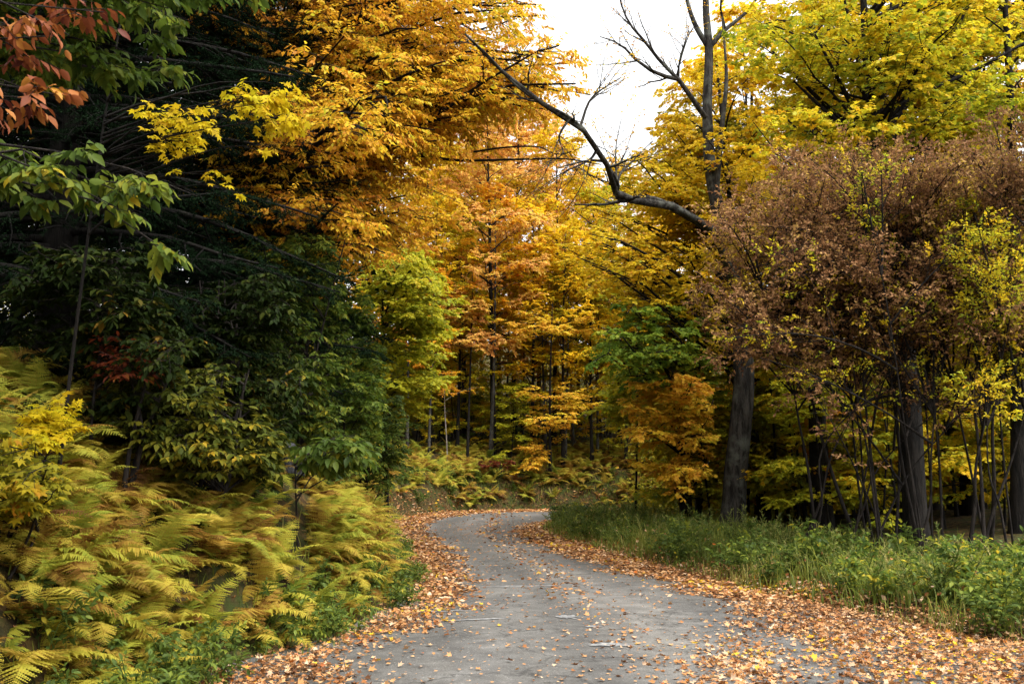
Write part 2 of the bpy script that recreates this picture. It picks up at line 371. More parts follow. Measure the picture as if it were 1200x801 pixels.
G3 = np.concatenate([G, np.broadcast_to(crown[None, :, None] + .004, G.shape[:2] + (1,))], -1)
ii = np.arange(G3.shape[0] * G3.shape[1]).reshape(G3.shape[:2])
g = Geo(); g.add(G3.reshape(-1, 3), quads=np.stack([ii[:-1, :-1], ii[:-1, 1:], ii[1:, 1:], ii[1:, :-1]], -1).reshape(-1, 4), val=np.tile(uu, G3.shape[0]))
m, t, o = new_mat('worn_asphalt')
nf = noise(t, 90, 3, .7); nm = noise(t, 3.2, 6, .68); nl = noise(t, .45, 4, .6, sx=(2.2, .7, 1))
c = ramp(t, [(.3, (.058, .056, .053)), (.55, (.098, .095, .090)), (.75, (.145, .141, .134))], nm)
mx = t.nodes.new("ShaderNodeMixRGB"); mx.blend_type = 'MULTIPLY'; mx.inputs[0].default_value = 1
t.links.new(c, mx.inputs[1]); t.links.new(ramp(t, [(.3, (.72, .73, .75)), (.7, (1.25, 1.24, 1.2))], nl), mx.inputs[2])
at_ = t.nodes.new("ShaderNodeAttribute"); at_.attribute_name = "v"
tw = t.nodes.new("ShaderNodeMath"); tw.operation = 'MULTIPLY_ADD'; tw.inputs[1].default_value = .10; t.links.new(noise(t, 1.1, 3, .6), tw.inputs[0]); t.links.new(at_.outputs['Fac'], tw.inputs[2])
mw = t.nodes.new("ShaderNodeMixRGB"); mw.blend_type = 'MULTIPLY'; mw.inputs[0].default_value = 1; t.links.new(mx.outputs[0], mw.inputs[1])
t.links.new(ramp(t, [(.22, (.78, .77, .75)), (.33, (1.12, 1.11, 1.09)), (.45, (.86, .85, .83)), (.58, (1.25, 1.22, 1.18)), (.72, (.95, .94, .92)), (.84, (.75, .73, .70))], tw.outputs[0]), mw.inputs[2]); mx = mw
mx2 = t.nodes.new("ShaderNodeMixRGB"); mx2.blend_type = 'MULTIPLY'; mx2.inputs[0].default_value = 1
t.links.new(mx.outputs[0], mx2.inputs[1]); t.links.new(ramp(t, [(.3, (.5, .5, .5)), (.5, (.95, .95, .95)), (.7, (1.5, 1.5, 1.5))], nf), mx2.inputs[2])
vc = t.nodes.new("ShaderNodeTexVoronoi"); vc.feature = 'DISTANCE_TO_EDGE'; vc.inputs["Scale"].default_value = .55
tc2 = t.nodes.new("ShaderNodeTexCoord"); nw = t.nodes.new("ShaderNodeTexNoise"); nw.inputs["Scale"].default_value = 2.5; nw.inputs["Detail"].default_value = 5
va = t.nodes.new("ShaderNodeVectorMath"); va.operation = 'MULTIPLY_ADD'; va.inputs[1].default_value = (.7, .7, .7)
t.links.new(tc2.outputs['Object'], nw.inputs['Vector']); t.links.new(nw.outputs['Color'], va.inputs[0]); t.links.new(tc2.outputs['Object'], va.inputs[2]); t.links.new(va.outputs[0], vc.inputs['Vector'])
mx3 = t.nodes.new("ShaderNodeMixRGB"); mx3.blend_type = 'MULTIPLY'; mx3.inputs[0].default_value = 1
t.links.new(mx2.outputs[0], mx3.inputs[1]); t.links.new(ramp(t, [(.0, (.45, .45, .45)), (.012, (1, 1, 1))], vc.outputs['Distance']), mx3.inputs[2])
ng = noise(t, 38, 2, .5); mx4 = t.nodes.new("ShaderNodeMixRGB"); mx4.inputs[2].default_value = (.30, .29, .27, 1)
t.links.new(ramp(t, [(.64, (0, 0, 0)), (.72, (.55, .55, .55))], ng), mx4.inputs[0]); t.links.new(mx3.outputs[0], mx4.inputs[1]); mx2 = mx4
b = t.nodes.new("ShaderNodeBsdfPrincipled"); b.inputs["Roughness"].default_value = .75; b.inputs["Specular IOR Level"].default_value = .3
t.links.new(mx2.outputs[0], b.inputs["Base Color"]); t.links.new(bump(t, nf, .7, .01), b.inputs["Normal"]); t.links.new(b.outputs[0], o.inputs[0])
struct('road', g.mesh('road', smooth=True), m)
def road_z(x, y):
    w_ = np.maximum(.0, np.minimum(-sdist(x, y, LO), sdist(x, y, RO)))
    u = np.clip(w_ / 5.6, 0, .5); return .05 * (1 - (2 * u - 1) ** 2) + .004

# worn paint smears
m, t, o = new_mat('worn_road_paint')
n_ = noise(t, 14, 5, .7); b = t.nodes.new("ShaderNodeBsdfPrincipled"); b.inputs["Roughness"].default_value = .8
t.links.new(ramp(t, [(.42, (.10, .10, .10)), (.64, (.24, .24, .23))], n_), b.inputs["Base Color"]); t.links.new(b.outputs[0], o.inputs[0])
rng = np.random.default_rng(5)
for (cx, cy_, hx, hy, rot) in ((-.42, 11.75, .48, .05, .18), (.63, 11.9, .13, .16, .1), (.98, 9.9, .2, .1, -.2), (.86, 11.1, .12, .07, -.5), (-.9, 12.6, .35, .05, .1), (.2, 15.4, .5, .09, .1)):
    n = 22; th = np.arange(n) / n * 2 * math.pi; rr = 1 + .3 * rng.normal(size=n)
    px = hx * np.cos(th) * rr; py = hy * np.sin(th) * rr
    x = cx + px * math.cos(rot) - py * math.sin(rot); y = cy_ + px * math.sin(rot) + py * math.cos(rot)
    x = np.append(x, cx); y = np.append(y, cy_)
    g = Geo(); g.add(np.stack([x, y, road_z(x, y) + .006], -1), tris=[(n, i, (i + 1) % n) for i in range(n)])
    struct('road_marking', g.mesh('road_marking'), m)

# ------------------------------------------------------------------ fallen leaves
rng = np.random.default_rng(11)
def litter(n, x0, x1, y0, y1, tmpl, size):
    x = rng.uniform(x0, x1, n); y = rng.uniform(y0, y1, n)
    dl, dr = sdist(x, y, LO), -sdist(x, y, RO); il, ir = sdist(x, y, LI), -sdist(x, y, RI)
    edge = np.maximum(il, ir) + .35 * lump(x, y, 1.7) + .22 * lump(x, y, 5.1, 3.)
    dens = .010 + .95 * sstep(-.35, .5, edge)
    patch = np.exp(-(((x - 1.85 - .22 * (y - 8.2)) / .42) ** 2 + ((y - 8.3) / 1.6) ** 2)); dens = np.maximum(dens, 1.2 * patch + .25 * patch * lump(x, y, 6))
    mid = np.exp(-((x - np.interp(y, [8, 12, 16, 22, 30], [1.3, 1.0, .75, .2, -.7])) / .35) ** 2); dens = np.maximum(dens, (.11 * mid))
    near = sstep(13, 7.5, y) * .018; dens = dens + near
    outm = np.maximum(dl, dr); dens *= 1 - sstep(.2, 1.2, outm); dens *= np.where(y < 40, 1 - .85 * sstep(-.45, .0, dl + .2 * lump(x, y, 2.3)), 1)
    k = rng.random(n) < dens; x, y, dl, dr, e = x[k], y[k], dl[k], dr[k], edge[k]
    z = np.where((dl < 0) & (dr < 0), road_z(x, y), height(x, y)) + .006 + rng.random(len(x)) * .035 * sstep(-.2, .6, e)
    a = rng.uniform(0, 2 * math.pi, len(x))
    D = np.stack([np.cos(a), np.sin(a), rng.normal(0, .22, len(x))], -1)
    N = nrm(UP + .38 * rng.normal(size=D.shape))
    N[:, 2] *= np.where(rng.random(len(x)) < .5, 1, 1)
    s = size * rng.uniform(.4, 1.35, len(x))
    sol = e < -.1
    v = np.clip(rng.random(len(x)) ** 1.15 + .16 * lump(x, y, .9) + .1 * lump(x, y, 3.3, 2.), 0, 1)
    v = np.where(sol & (v < .8), np.clip(v + .2 * rng.random(len(x)), 0, 1), v)
    return np.stack([x, y, z], -1), D, N, s, v
CURL = (MAPLE[0] * [1, 1, 1] + np.array([0, 0, 1]) * (1.1 * MAPLE[0][:, 1:2] ** 2 + .25 * (MAPLE[0][:, 0:1] - .4) ** 2), MAPLE[1])
CURL2 = (np.array([(0, 0, .05), (.45, .36, .14), (1, 0, .1), (.45, -.36, .1), (.4, 0, 0)]), np.array([(4, 1, 0), (4, 2, 1), (4, 3, 2), (4, 0, 3)]))
g = Geo()
for spec in ((60000, -4, 8, 4.5, 13.5, CURL, .055), (62000, -4, 6, 13.5, 24, CURL2, .074), (56000, -7, 5, 24, 42, CURL2, .105), (46000, -7, 14, 42, 61, CURL2, .14)):
    pos, D, N, s, v = litter(*spec); place_leaves(g, pos, D, N, s, spec[5], v)
x = rng.uniform(-3, 6, 9000); y = rng.uniform(4.5, 40, 9000) ** 1.0; k = (sdist(x, y, LO) < 0) & (sdist(x, y, RO) > 0); x, y = x[k], y[k]
a = rng.uniform(0, 6.28, len(x))
place_leaves(g, np.stack([x, y, road_z(x, y) + .005], -1), np.stack([np.cos(a), np.sin(a), 0 * a], -1), nrm(UP + .2 * rng.normal(size=(len(x), 3))), rng.uniform(.015, .05, len(x)), CURL2, .3 + .65 * rng.random(len(x)))
x = rng.uniform(1, 12, 9000); y = rng.uniform(8, 44, 9000); d_ = -sdist(x, y, RO); k = (d_ > 0) & (d_ < 3.5) & (rng.random(9000) < np.exp(-d_ / 1.3)); x, y, d_ = x[k], y[k], d_[k]
place_leaves(g, np.stack([x, y, height(x, y) + rng.uniform(.05, .38, len(x)) * sstep(0, .8, d_)], -1), rng.normal(size=(len(x), 3)), nrm(UP + .8 * rng.normal(size=(len(x), 3))), rng.uniform(.05, .1, len(x)), CURL2, rng.random(len(x)))
struct('leaf_litter', g.mesh('leaf_litter'), M['litter'], 'stuff')

# ------------------------------------------------------------------ tree builder
def stem_r(r, K, flare=.5, top=.25):
    t = np.linspace(0, 1, K); return r * (1 - (1 - top) * t) + r * flare * np.exp(-t * 18)
def build_tree(label, name, stems, limbs, leafm, woodm, rng, cat='tree', group=None, base=None, leaf=None, sec=None, twig=None, keep=None, bare=False, sides=9, loc=None, keepbase=.28):
    """stems: [(poly, radii)]; limbs: (P (N,K,3), R (N,K)) - then shoots, twigs and leaves"""
    wood, crown = Geo(), Geo()
    for p_, r_ in stems: tubes(wood, p_, r_, sides)
    LP, LR = limbs
    tubes(wood, LP, LR, 6)
    s = dict(m=10, t0=keepbase, t1=.97, ang=.85, L=1.2, K=5, flat=.3, droop=.2, rmul=.55, taper=.55); s.update(sec or {})
    SP, SR = kids(LP, LR, rng=rng, **s)
    w_ = dict(m=6, t0=.15, t1=.98, ang=.8, L=.5, K=4, flat=.35, droop=.25, rmul=.6, taper=.4); w_.update(twig or {})
    if keep is not None:
        kk = keep(SP[:, -1]) & keep(SP[:, 2]); SP, SR = SP[kk], SR[kk]
    TP, TR = kids(SP, SR, rng=rng, **w_)
    if keep is not None: kk = keep(TP[:, -1]); TP, TR = TP[kk], TR[kk]
    tubes(wood, SP, np.maximum(SR, .003), 4); tubes(wood, TP, np.maximum(TR, .0022), 3)
    # tips of limbs and shoots carry leaves as well
    if leaf:
        l = dict(m=9, size=.09, tmpl=OVAL2); l.update(leaf)
        dens = l.pop('dens', 1.0)
        cl_s = rng.random(len(SP)); cl = np.repeat(cl_s, w_['m'])[:len(TP)] if keep is None else rng.random(len(TP))
        if dens < 1: kk = rng.random(len(TP)) < dens; TP, TR, cl = TP[kk], TR[kk], cl[kk]
        leaves(crown, TP, TR, rng=rng, clump=cl, keep=keep, **l)
        leaves(crown, SP[:, -2:], SR[:, -2:], rng=rng, keep=keep, **{**l, 'm': max(4, l['m'] // 2)})
    base = stems[0][0][0] if base is None else base
    root = thing(name, label, cat, base if loc is None else loc, group)
    obj('trunk', wood.mesh(name + '_trunk', base, True), woodm, root)
    if leaf and crown.n: obj('crown', crown.mesh(name + '_crown', base), leafm, root)
    return root
def limbs_to(trunk, targets, rng, K=9, rise=.35, r=.05, lift=.25, sag=.0):
    """curved limbs from the trunk polyline to target points; they leave it lower than they end"""
    tz = trunk[:, 2]; out_, rr = [], []
    for q in targets:
        d = math.hypot(q[0] - np.interp(q[2], tz, trunk[:, 0]), q[1] - np.interp(q[2], tz, trunk[:, 1]))
        z0 = np.clip(q[2] - rise * d * rng.uniform(.7, 1.3), tz[0] + .12 * (tz[-1] - tz[0]), tz[-1])
        a = np.array([np.interp(z0, tz, trunk[:, i]) for i in range(3)]); a[2] = z0
        c = a + (q - a) * .5 + UP * (lift * d) + rng.normal(0, .06 * d, 3)
        t = np.linspace(0, 1, K)[:, None]
        out_.append((1 - t) ** 2 * a + 2 * t * (1 - t) * c + t * t * q + rng.normal(0, .012 * d, (K, 3)) * t)
        rr.append(np.clip(r * (d / 3.5) ** .7, .012, .2) * np.linspace(1, .15, K))
    return np.array(out_), np.array(rr)
def targets_px(poly, n, Y0, Y1, rng):
    p = np.array(poly, float); res = []
    while len(res) < n:
        x = rng.uniform(p[:, 0].min(), p[:, 0].max()); y = rng.uniform(p[:, 1].min(), p[:, 1].max())
        if inpoly(np.array([x]), np.array([y]), p)[0]: res.append(P(x, y, rng.uniform(Y0, Y1)))
    return res
def trunk_at(px, Y, H, r, rng, lean=(0, 0), wob=.12, K=22):
    x = (px - 600) / F * Y * 1.0; z = hz(x, Y)
    t = np.linspace(0, 1, K)
    a, b_ = rng.uniform(0, 6, 2)
    p = np.stack([x + lean[0] * t + wob * np.sin(3.1 * t + a) - wob * math.sin(a), Y + lean[1] * t + wob * np.cos(2.7 * t + b_) - wob * math.cos(b_), z - .15 + (H + .15) * t], -1)
    return p, stem_r(r, K)
SKYGAP = [(668, -60), (660, 20), (695, 60), (697, 112), (655, 128), (700, 150), (728, 190), (752, 165), (765, 110), (800, 60), (800, -60)]
def outside_sky(p):
    x, y = proj(p); return ~inpoly(x, y, SKYGAP)

def near_poly(poly, rng, grow):
    def f(p):
        x, y = proj(p); a = rng.uniform(0, 6.28, np.shape(x)); q = grow * rng.random(np.shape(x))
        return inpoly(x + q * np.cos(a), y + q * np.sin(a), poly)
    return f
# ---- generic forest trees (shared meshes)
def proto_tree(name, seed, H, r, cb, spread, nl, leafm, woodm, leaf, sec=None, twig=None, elev=.55, cat='tree', shape='dome', lift=.05):
    rng = np.random.default_rng(seed)
    K = 20; t = np.linspace(0, 1, K)
    tr = np.stack([.25 * np.sin(2.4 * t + seed) - .25 * math.sin(seed), .25 * np.cos(2.1 * t + seed) - .25 * math.cos(seed), -.3 + (H + .3) * t], -1)
    R = stem_r(r, K, .45, .12)
    s = cb + (.97 - cb) * ((np.arange(nl) + rng.random(nl)) / nl)
    az = np.arange(nl) * 2.4 + rng.normal(0, .3, nl)
    pr = np.sin(np.clip((s - cb) / (1 - cb), 0, 1) * 2.5 + .45) if shape == 'dome' else 1 - .7 * (s - cb) / (1 - cb)
    L = spread * np.clip(pr, .25, 1) * rng.uniform(.75, 1.2, nl)
    pos = np.stack([np.interp(s, t, tr[:, i]) for i in range(3)], -1)
    e = elev + .5 * (s - cb) / (1 - cb) + rng.normal(0, .12, nl)
    D = np.stack([np.cos(az) * np.cos(e), np.sin(az) * np.cos(e), np.sin(e)], -1)
    LP = walk(pos, D, L, 8, .55 - lift, .1, rng); LR = np.interp(s, t, R)[:, None] * .5 * np.linspace(1, .2, 8)
    return build_tree('x', name, [(tr, R)], (LP, LR), leafm, woodm, rng, cat=cat, base=np.zeros(3), leaf=leaf, sec=sec, twig=twig, sides=8)

FAR = dict(m=10, size=.17, tmpl=WIDE2, nj=.45, cmix=.45)
protos = {}
for i in range(3):
    protos['maple%d' % i] = proto_tree('forest_maple', 21 + i, 20, .17, .24, 4.3, 30, M['yellow'], M['bark'], FAR, sec=dict(m=9, L=1.5), twig=dict(m=5, L=.7))
for i in range(2):
    protos['slim%d' % i] = proto_tree('forest_tree', 31 + i, 16, .13, .45, 2.9, 18, M['orange'], M['greybark'], FAR, sec=dict(m=8, L=1.2), twig=dict(m=5, L=.6))
for i in range(3):
    protos['sap%d' % i] = proto_tree('maple_sapling', 41 + i, 5.5, .045, .18, 1.9, 15, M['lime'], M['bark'], dict(m=8, size=.11, tmpl=MAPLE2, nj=.35, cmix=.5), sec=dict(m=8, L=.8, flat=.15), twig=dict(m=4, L=.4, flat=.15), elev=.25, shape='cone')
pool = list(protos.values())
used = set()
def put(key, px, Y, s, leafm, label, group, name=None, cat='tree', rz=None, dz=0, woodm=None):
    pr = protos[key]; x = (px - 600) / F * Y
    rz = rngp.uniform(0, 6.28) if rz is None else rz
    mats = {'crown': M[leafm]}
    if woodm: mats['trunk'] = M[woodm]
    o = copy_tree(pr, (x, Y, hz(x, Y) + dz), rz, s, label, cat, group, mats)
    if name: o.name = name
    return o
rngp = np.random.default_rng(77)
LAB = {'gold': ('golden leaved maple among the crowded trees on the rise beyond the road bend', 'golden maples beyond the bend'),
       'yellow': ('yellow leaved maple among the crowded trees on the rise beyond the road bend', 'yellow maples beyond the bend'),
       'orange': ('orange leaved maple among the crowded trees on the rise beyond the road bend', 'orange maples beyond the bend'),
       'pink': ('pale salmon orange maple high on the rise beyond the road bend', 'salmon maples beyond the bend'),
       'ygreen': ('yellow green maple among the crowded trees on the rise beyond the road bend', 'yellow green maples beyond the bend')}
# far ranks beyond the bend; heights follow the treeline of the valley
far = [(488, 74, .95, 'yellow'), (520, 66, .9, 'yellow'), (546, 70, 1.0, 'yellow'), (575, 63, 1.05, 'pink'), (604, 70, 1.1, 'pink'), (628, 78, 1.1, 'pink'), (652, 68, .98, 'yellow'),
       (676, 76, .98, 'yellow'), (700, 72, .98, 'yellow'), (722, 66, .92, 'ygreen'), (742, 74, 1.0, 'yellow'), (770, 68, .82, 'yellow'), (800, 74, 1.05, 'yellow'), (830, 70, 1.1, 'yellow'),
       (860, 66, 1.1, 'yellow'), (460, 70, 1.05, 'gold'), (430, 64, 1.0, 'yellow'), (400, 60, 1.1, 'orange'), (560, 88, 1.05, 'pink'), (612, 92, 1.0, 'pink'), (640, 95, .95, 'pink'), (690, 92, 1.02, 'pink'), (735, 90, 1.0, 'pink'),
       (780, 90, .9, 'yellow'), (530, 92, 1.1, 'pink'), (830, 90, 1.1, 'yellow'), (580, 108, .95, 'pink'), (660, 110, .85, 'pink'), (715, 110, .75, 'yellow'), (770, 108, .8, 'orange'), (500, 106, 1., 'orange'), (880, 84, 1.1, 'orange'), (910, 70, 1.1, 'yellow'), (945, 80, 1.1, 'yellow')]
far = [(a, b_, c_ * (1.12 if 470 < a < 665 else 1.0), d_) for a, b_, c_, d_ in far] + [(500, 62, .8, 'yellow'), (533, 63, .75, 'ygreen'), (620, 64, .85, 'yellow'), (655, 62, .75, 'yellow'), (690, 63, .72, 'yellow'), (735, 62, .7, 'ygreen'), (765, 61, .75, 'yellow'), (800, 60, .8, 'yellow'), (548, 80, 1.3, 'pink'), (585, 78, 1.25, 'pink'), (470, 82, 1.2, 'gold'), (512, 84, 1.25, 'yellow')]
for i, (px, Yd, s, lm) in enumerate(far):
    put(['maple0', 'maple1', 'maple2'][i % 3], px + rngp.uniform(-5, 5), Yd, s, lm, *LAB[lm], name='maple_tree')
# bare dark trunks standing in the shade behind the bend
for px, Yd, s in ((478, 60.5, .8), (503, 60, .7), (575, 62.5, 1.05), (592, 67, .8), (612, 66, .7), (640, 64, .85), (662, 63, .8), (672, 66, .8), (700, 64, .75), (715, 70, .7), (455, 66, .8), (540, 69, .7), (625, 72, .8), (690, 73, .8), (745, 66, .9)):
    put(['slim0', 'slim1'][int(px) % 2], px, Yd, s, ['yellow', 'pink', 'ygreen', 'orange'][int(px) % 4], 'slim dark trunk standing in the shade of the woods beyond the road bend', 'slim trunks beyond the bend', name='forest_tree')
# right-hand woods
for i in range(34):
    px = rngp.uniform(800, 1280); Yd = rngp.uniform(27, 60)
    if px > 1200 and Yd < 30: continue
    x = (px - 600) / F * Yd
    if -sdist(np.array([x]), np.array([Yd]), RO)[0] < 2.5: continue
    k = i % 5
    put(['slim0', 'slim1', 'maple0', 'slim1', 'maple2'][k], px, Yd, rngp.uniform(.7, 1.05), ['ygreen', 'olive', 'yellow', 'orange', 'ygreen'][k], 'dark trunked tree standing deep in the shady woods right of the road', 'trees in the woods right of the road', name='forest_tree')
# left-hand woods behind the spruces
for px, Yd in ((60, 26), (150, 31), (230, 26), (310, 34), (380, 40), (10, 34), (-60, 24), (420, 50), (350, 52)):
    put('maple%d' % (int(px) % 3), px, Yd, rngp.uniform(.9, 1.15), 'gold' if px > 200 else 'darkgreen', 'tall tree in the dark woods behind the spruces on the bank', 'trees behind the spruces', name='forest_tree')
# understory saplings
def saps(n, x0, x1, Y0, Y1, mats_, s0, s1, label, group, clear=1.2):
    i = 0
    while i < n:
        px = rngp.uniform(x0, x1); Yd = rngp.uniform(Y0, Y1); x = (px - 600) / F * Yd
        if 825 < px < 905 and Yd < 29: continue
        if max(sdist(np.array([x]), np.array([Yd]), LO)[0], -sdist(np.array([x]), np.array([Yd]), RO)[0]) < clear: continue
        lm = mats_[int(rngp.integers(len(mats_)))]
        put('sap%d' % (i % 3), px, Yd, rngp.uniform(s0, s1), lm, label, group, name='sapling', cat='sapling'); i += 1
saps(64, 420, 800, 61, 74, ['lime', 'olive', 'amber', 'beechgreen', 'orange', 'yellow', 'ygreen', 'lime'], .5, 1.15, 'leafy sapling in the shaded understory behind the far fern bank', 'saplings beyond the bend', 3.5)
saps(74, 780, 1270, 23, 52, ['olive', 'lime', 'ygreen', 'orange', 'lime', 'yellow', 'olive'], .6, 1.25, 'yellowing sapling in the shady understory of the woods right of the road', 'saplings in the woods right of the road', 4.0)
for a in ((960, 33, 1.0, 'yellow'), (1040, 36, 1.05, 'ygreen'), (1110, 34, 1.0, 'yellow'), (1190, 33, 1.0, 'orange'), (1240, 28, .9, 'ygreen'), (900, 40, 1.05, 'yellow')):
    put('maple%d' % (a[0] % 3), *a, 'tall leafy maple rising behind the thicket on the right of the road', 'tall maples behind the thicket', name='maple_tree')
for p_ in pool:
    for c in list(p_.children): bpy.data.objects.remove(c)
    bpy.data.objects.remove(p_)

# low foliage that reads as one mass deep in the woods
def mass(n, pts_fn, name, mat, seed, size=.2):
    rng = np.random.default_rng(seed); c = pts_fn(rng, n // 40)
    pos = np.repeat(c, 40, 0) + rng.normal(0, 1, (len(c) * 40, 3)) * [.7, .5, .28]
    a = rng.uniform(0, 6.28, len(pos)); g = Geo()
    place_leaves(g, pos, np.stack([np.cos(a), np.sin(a), rng.normal(-.3, .3, len(pos))], -1), nrm(UP + .5 * rng.normal(size=pos.shape)), size * rng.uniform(.6, 1.2, len(pos)), WIDE2,
                 np.clip(.55 * np.repeat(rng.random(len(c)), 40) + .45 * rng.random(len(pos)), 0, 1))
    struct(name, g.mesh(name), mat, 'stuff')
def far_pts(rng, n):
    x = rng.uniform(-45, 40, n); y = rng.uniform(68, 98, n); return np.stack([x, y, height(x, y) + 9 * rng.random(n) ** 1.2], -1)
def right_pts(rng, n):
    px = rng.uniform(760, 1350, n); y = rng.uniform(33, 62, n); x = (px - 600) / F * y
    return np.stack([x, y, height(x, y) + 6.5 * rng.random(n) ** 1.4], -1)
def left_pts(rng, n):
    px = rng.uniform(-250, 400, n); y = rng.uniform(20, 40, n); x = (px - 600) / F * y
    return np.stack([x, y, height(x, y) + 11 * rng.random(n)], -1)
mass(130000, far_pts, 'undergrowth', M['olive'], 81)
mass(90000, right_pts, 'undergrowth', M['olive'], 82)
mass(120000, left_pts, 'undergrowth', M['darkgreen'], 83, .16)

# ------------------------------------------------------------------ hero trees
BEECH = dict(m=11, size=.095, tmpl=OVAL2, nj=.5, droop=.45, cmix=.55)
def limb0(pts, r0, r1, n=18): return (curve([P(*p) for p in pts], n), np.linspace(r0, r1, n))
# golden beech leaning over the road from the left
rng = np.random.default_rng(101)
tr, R = trunk_at(215, 18.5, 17, .24, rng, lean=(1.2, -.5))
T1 = targets_px([(345, -60), (640, -60), (655, 20), (640, 70), (560, 120), (520, 200), (520, 270), (440, 320), (380, 270), (350, 200)], 70, 14, 20, rng)
T1 += targets_px([(560, -40), (660, -20), (690, 90), (685, 125), (640, 110), (580, 80)], 9, 15, 18, rng)
T1 += targets_px([(330, 0), (420, 0), (470, 120), (430, 260), (350, 260)], 12, 12, 14, rng)
T1 += targets_px([(470, 40), (600, 50), (688, 95), (650, 128), (560, 170), (480, 210)], 26, 14.5, 19, rng)
T1 += targets_px([(100, -300), (600, -300), (650, -60), (200, -60)], 16, 12, 20, rng)  # unseen limbs above the frame, also added to keep the left dark
T1 = [q for q in T1 if outside_sky(q + np.array([.3, 0, 0]))]
T1 += targets_px([(600, 50), (690, 78), (694, 112), (640, 128), (590, 112)], 14, 15, 18, rng)
L1 = limbs_to(tr, T1, rng, rise=.3, r=.05)
LB_ = [limb0([(470, 175, 16.5), (497, 183, 16.3), (540, 188, 16), (600, 187, 15.8), (660, 186, 15.6), (705, 193, 15.5)], .035, .008), limb0([(555, 178, 16), (590, 173, 15.8), (630, 172, 15.6), (655, 181, 15.5), (690, 170, 15.4)], .018, .006)]
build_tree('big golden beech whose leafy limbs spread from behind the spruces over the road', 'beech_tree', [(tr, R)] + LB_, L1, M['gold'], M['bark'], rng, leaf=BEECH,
           sec=dict(m=13, L=1.3, flat=.25), twig=dict(m=6, L=.5), keep=outside_sky, keepbase=.35)

# lime maple left of the bend
rng = np.random.default_rng(103)
tr, R = trunk_at(456, 27, 9.5, .07, rng)
T2 = targets_px([(430, 300), (500, 290), (545, 330), (530, 400), (520, 440), (545, 470), (470, 490), (430, 440)], 52, 23.5, 29, rng)
build_tree('small lime yellow maple with layered sprays at the left of the road bend', 'maple_tree', [(tr, R)], limbs_to(tr, T2, rng, rise=.2, r=.03, lift=.15), M['lime'], M['bark'], rng,
           leaf=dict(m=8, size=.10, tmpl=MAPLE2, nj=.35, droop=.3), sec=dict(m=9, L=.9, flat=.15), twig=dict(m=5, L=.4, flat=.15))
# red-orange maple sapling
rng = np.random.default_rng(104)
tr, R = trunk_at(548, 52 + 9, 12, .09, rng)
T3 = targets_px([(480, 330), (560, 330), (590, 360), (560, 410), (490, 410)], 22, 59, 63, rng)
build_tree('young red orange maple glowing in front of the shaded trunks beyond the bend', 'maple_tree', [(tr, R)], limbs_to(tr, T3, rng, rise=.2, r=.03, lift=.12), M['pink'], M['bark'], rng,
           leaf=dict(m=8, size=.14, tmpl=WIDE2, nj=.35), sec=dict(m=8, L=1.1, flat=.15), twig=dict(m=5, L=.5, flat=.15))
# layered orange maple with forked trunk
rng = np.random.default_rng(105)
tr, R = trunk_at(645, 61, 10.5, .11, rng)
T4 = targets_px([(570, 380), (650, 350), (720, 380), (725, 400), (640, 400)], 9, 58, 63, rng) + targets_px([(560, 450), (690, 450), (730, 470), (640, 490)], 9, 58, 63, rng) + targets_px([(600, 480), (680, 470), (660, 520), (610, 560)], 8, 58, 63, rng)
build_tree('layered orange maple with flat tiers of leaves beyond the end of the road', 'maple_tree', [(tr, R)], limbs_to(tr, T4, rng, rise=.25, r=.035, lift=.12), M['amber'], M['bark'], rng,
           leaf=dict(m=8, size=.14, tmpl=WIDE2, nj=.3), sec=dict(m=9, L=1.3, flat=.1), twig=dict(m=5, L=.5, flat=.1))

# tall half-bare maple right of the road
rng = np.random.default_rng(106)
YB = 27.0
zb = hz((860 - 600) / F * YB, YB)
bx = [P(858, 618, YB), P(862, 560, YB), P(868, 500, YB), P(872, 440, YB), P(866, 350, YB), P(846, 265, YB), P(833, 200, YB), P(829, 130, YB), P(831, 60, YB), P(827, 0, YB), P(832, -90, YB), P(830, -180, YB)]
bx[0][2] = zb - .2
tr = curve(bx, 40); R = np.interp(np.linspace(0, 1, 40), [0, .05, .3, .5, .75, 1], [.43, .33, .28, .18, .115, .03])
stems = [(tr, R)]
def limb(pts, r0, r1, n=18): return (curve([P(*p) for p in pts], n), np.linspace(r0, r1, n))
stems += [limb([(832, 58, YB), (815, 30, YB), (804, -5, YB), (795, -60, YB)], .09, .03), limb([(832, 55, YB), (850, 35, YB), (880, 8, YB), (905, -40, YB)], .08, .025),
          limb([(838, 240, YB), (846, 150, 26.5), (851, 100, 26.5), (850, 65, 26.5), (846, 20, 26.5)], .09, .02),
          limb([(866, 345, YB), (850, 285, 25), (826, 264, 23), (790, 243, 22), (762, 232, 21.5), (732, 235, 21), (722, 228, 20.8), (724, 215, 20.2), (708, 188, 18.6), (690, 160, 17), (668, 138, 16), (630, 118, 15), (600, 96, 14.2), (575, 68, 13.6), (545, 40, 13.2)], .07, .010, 48)]
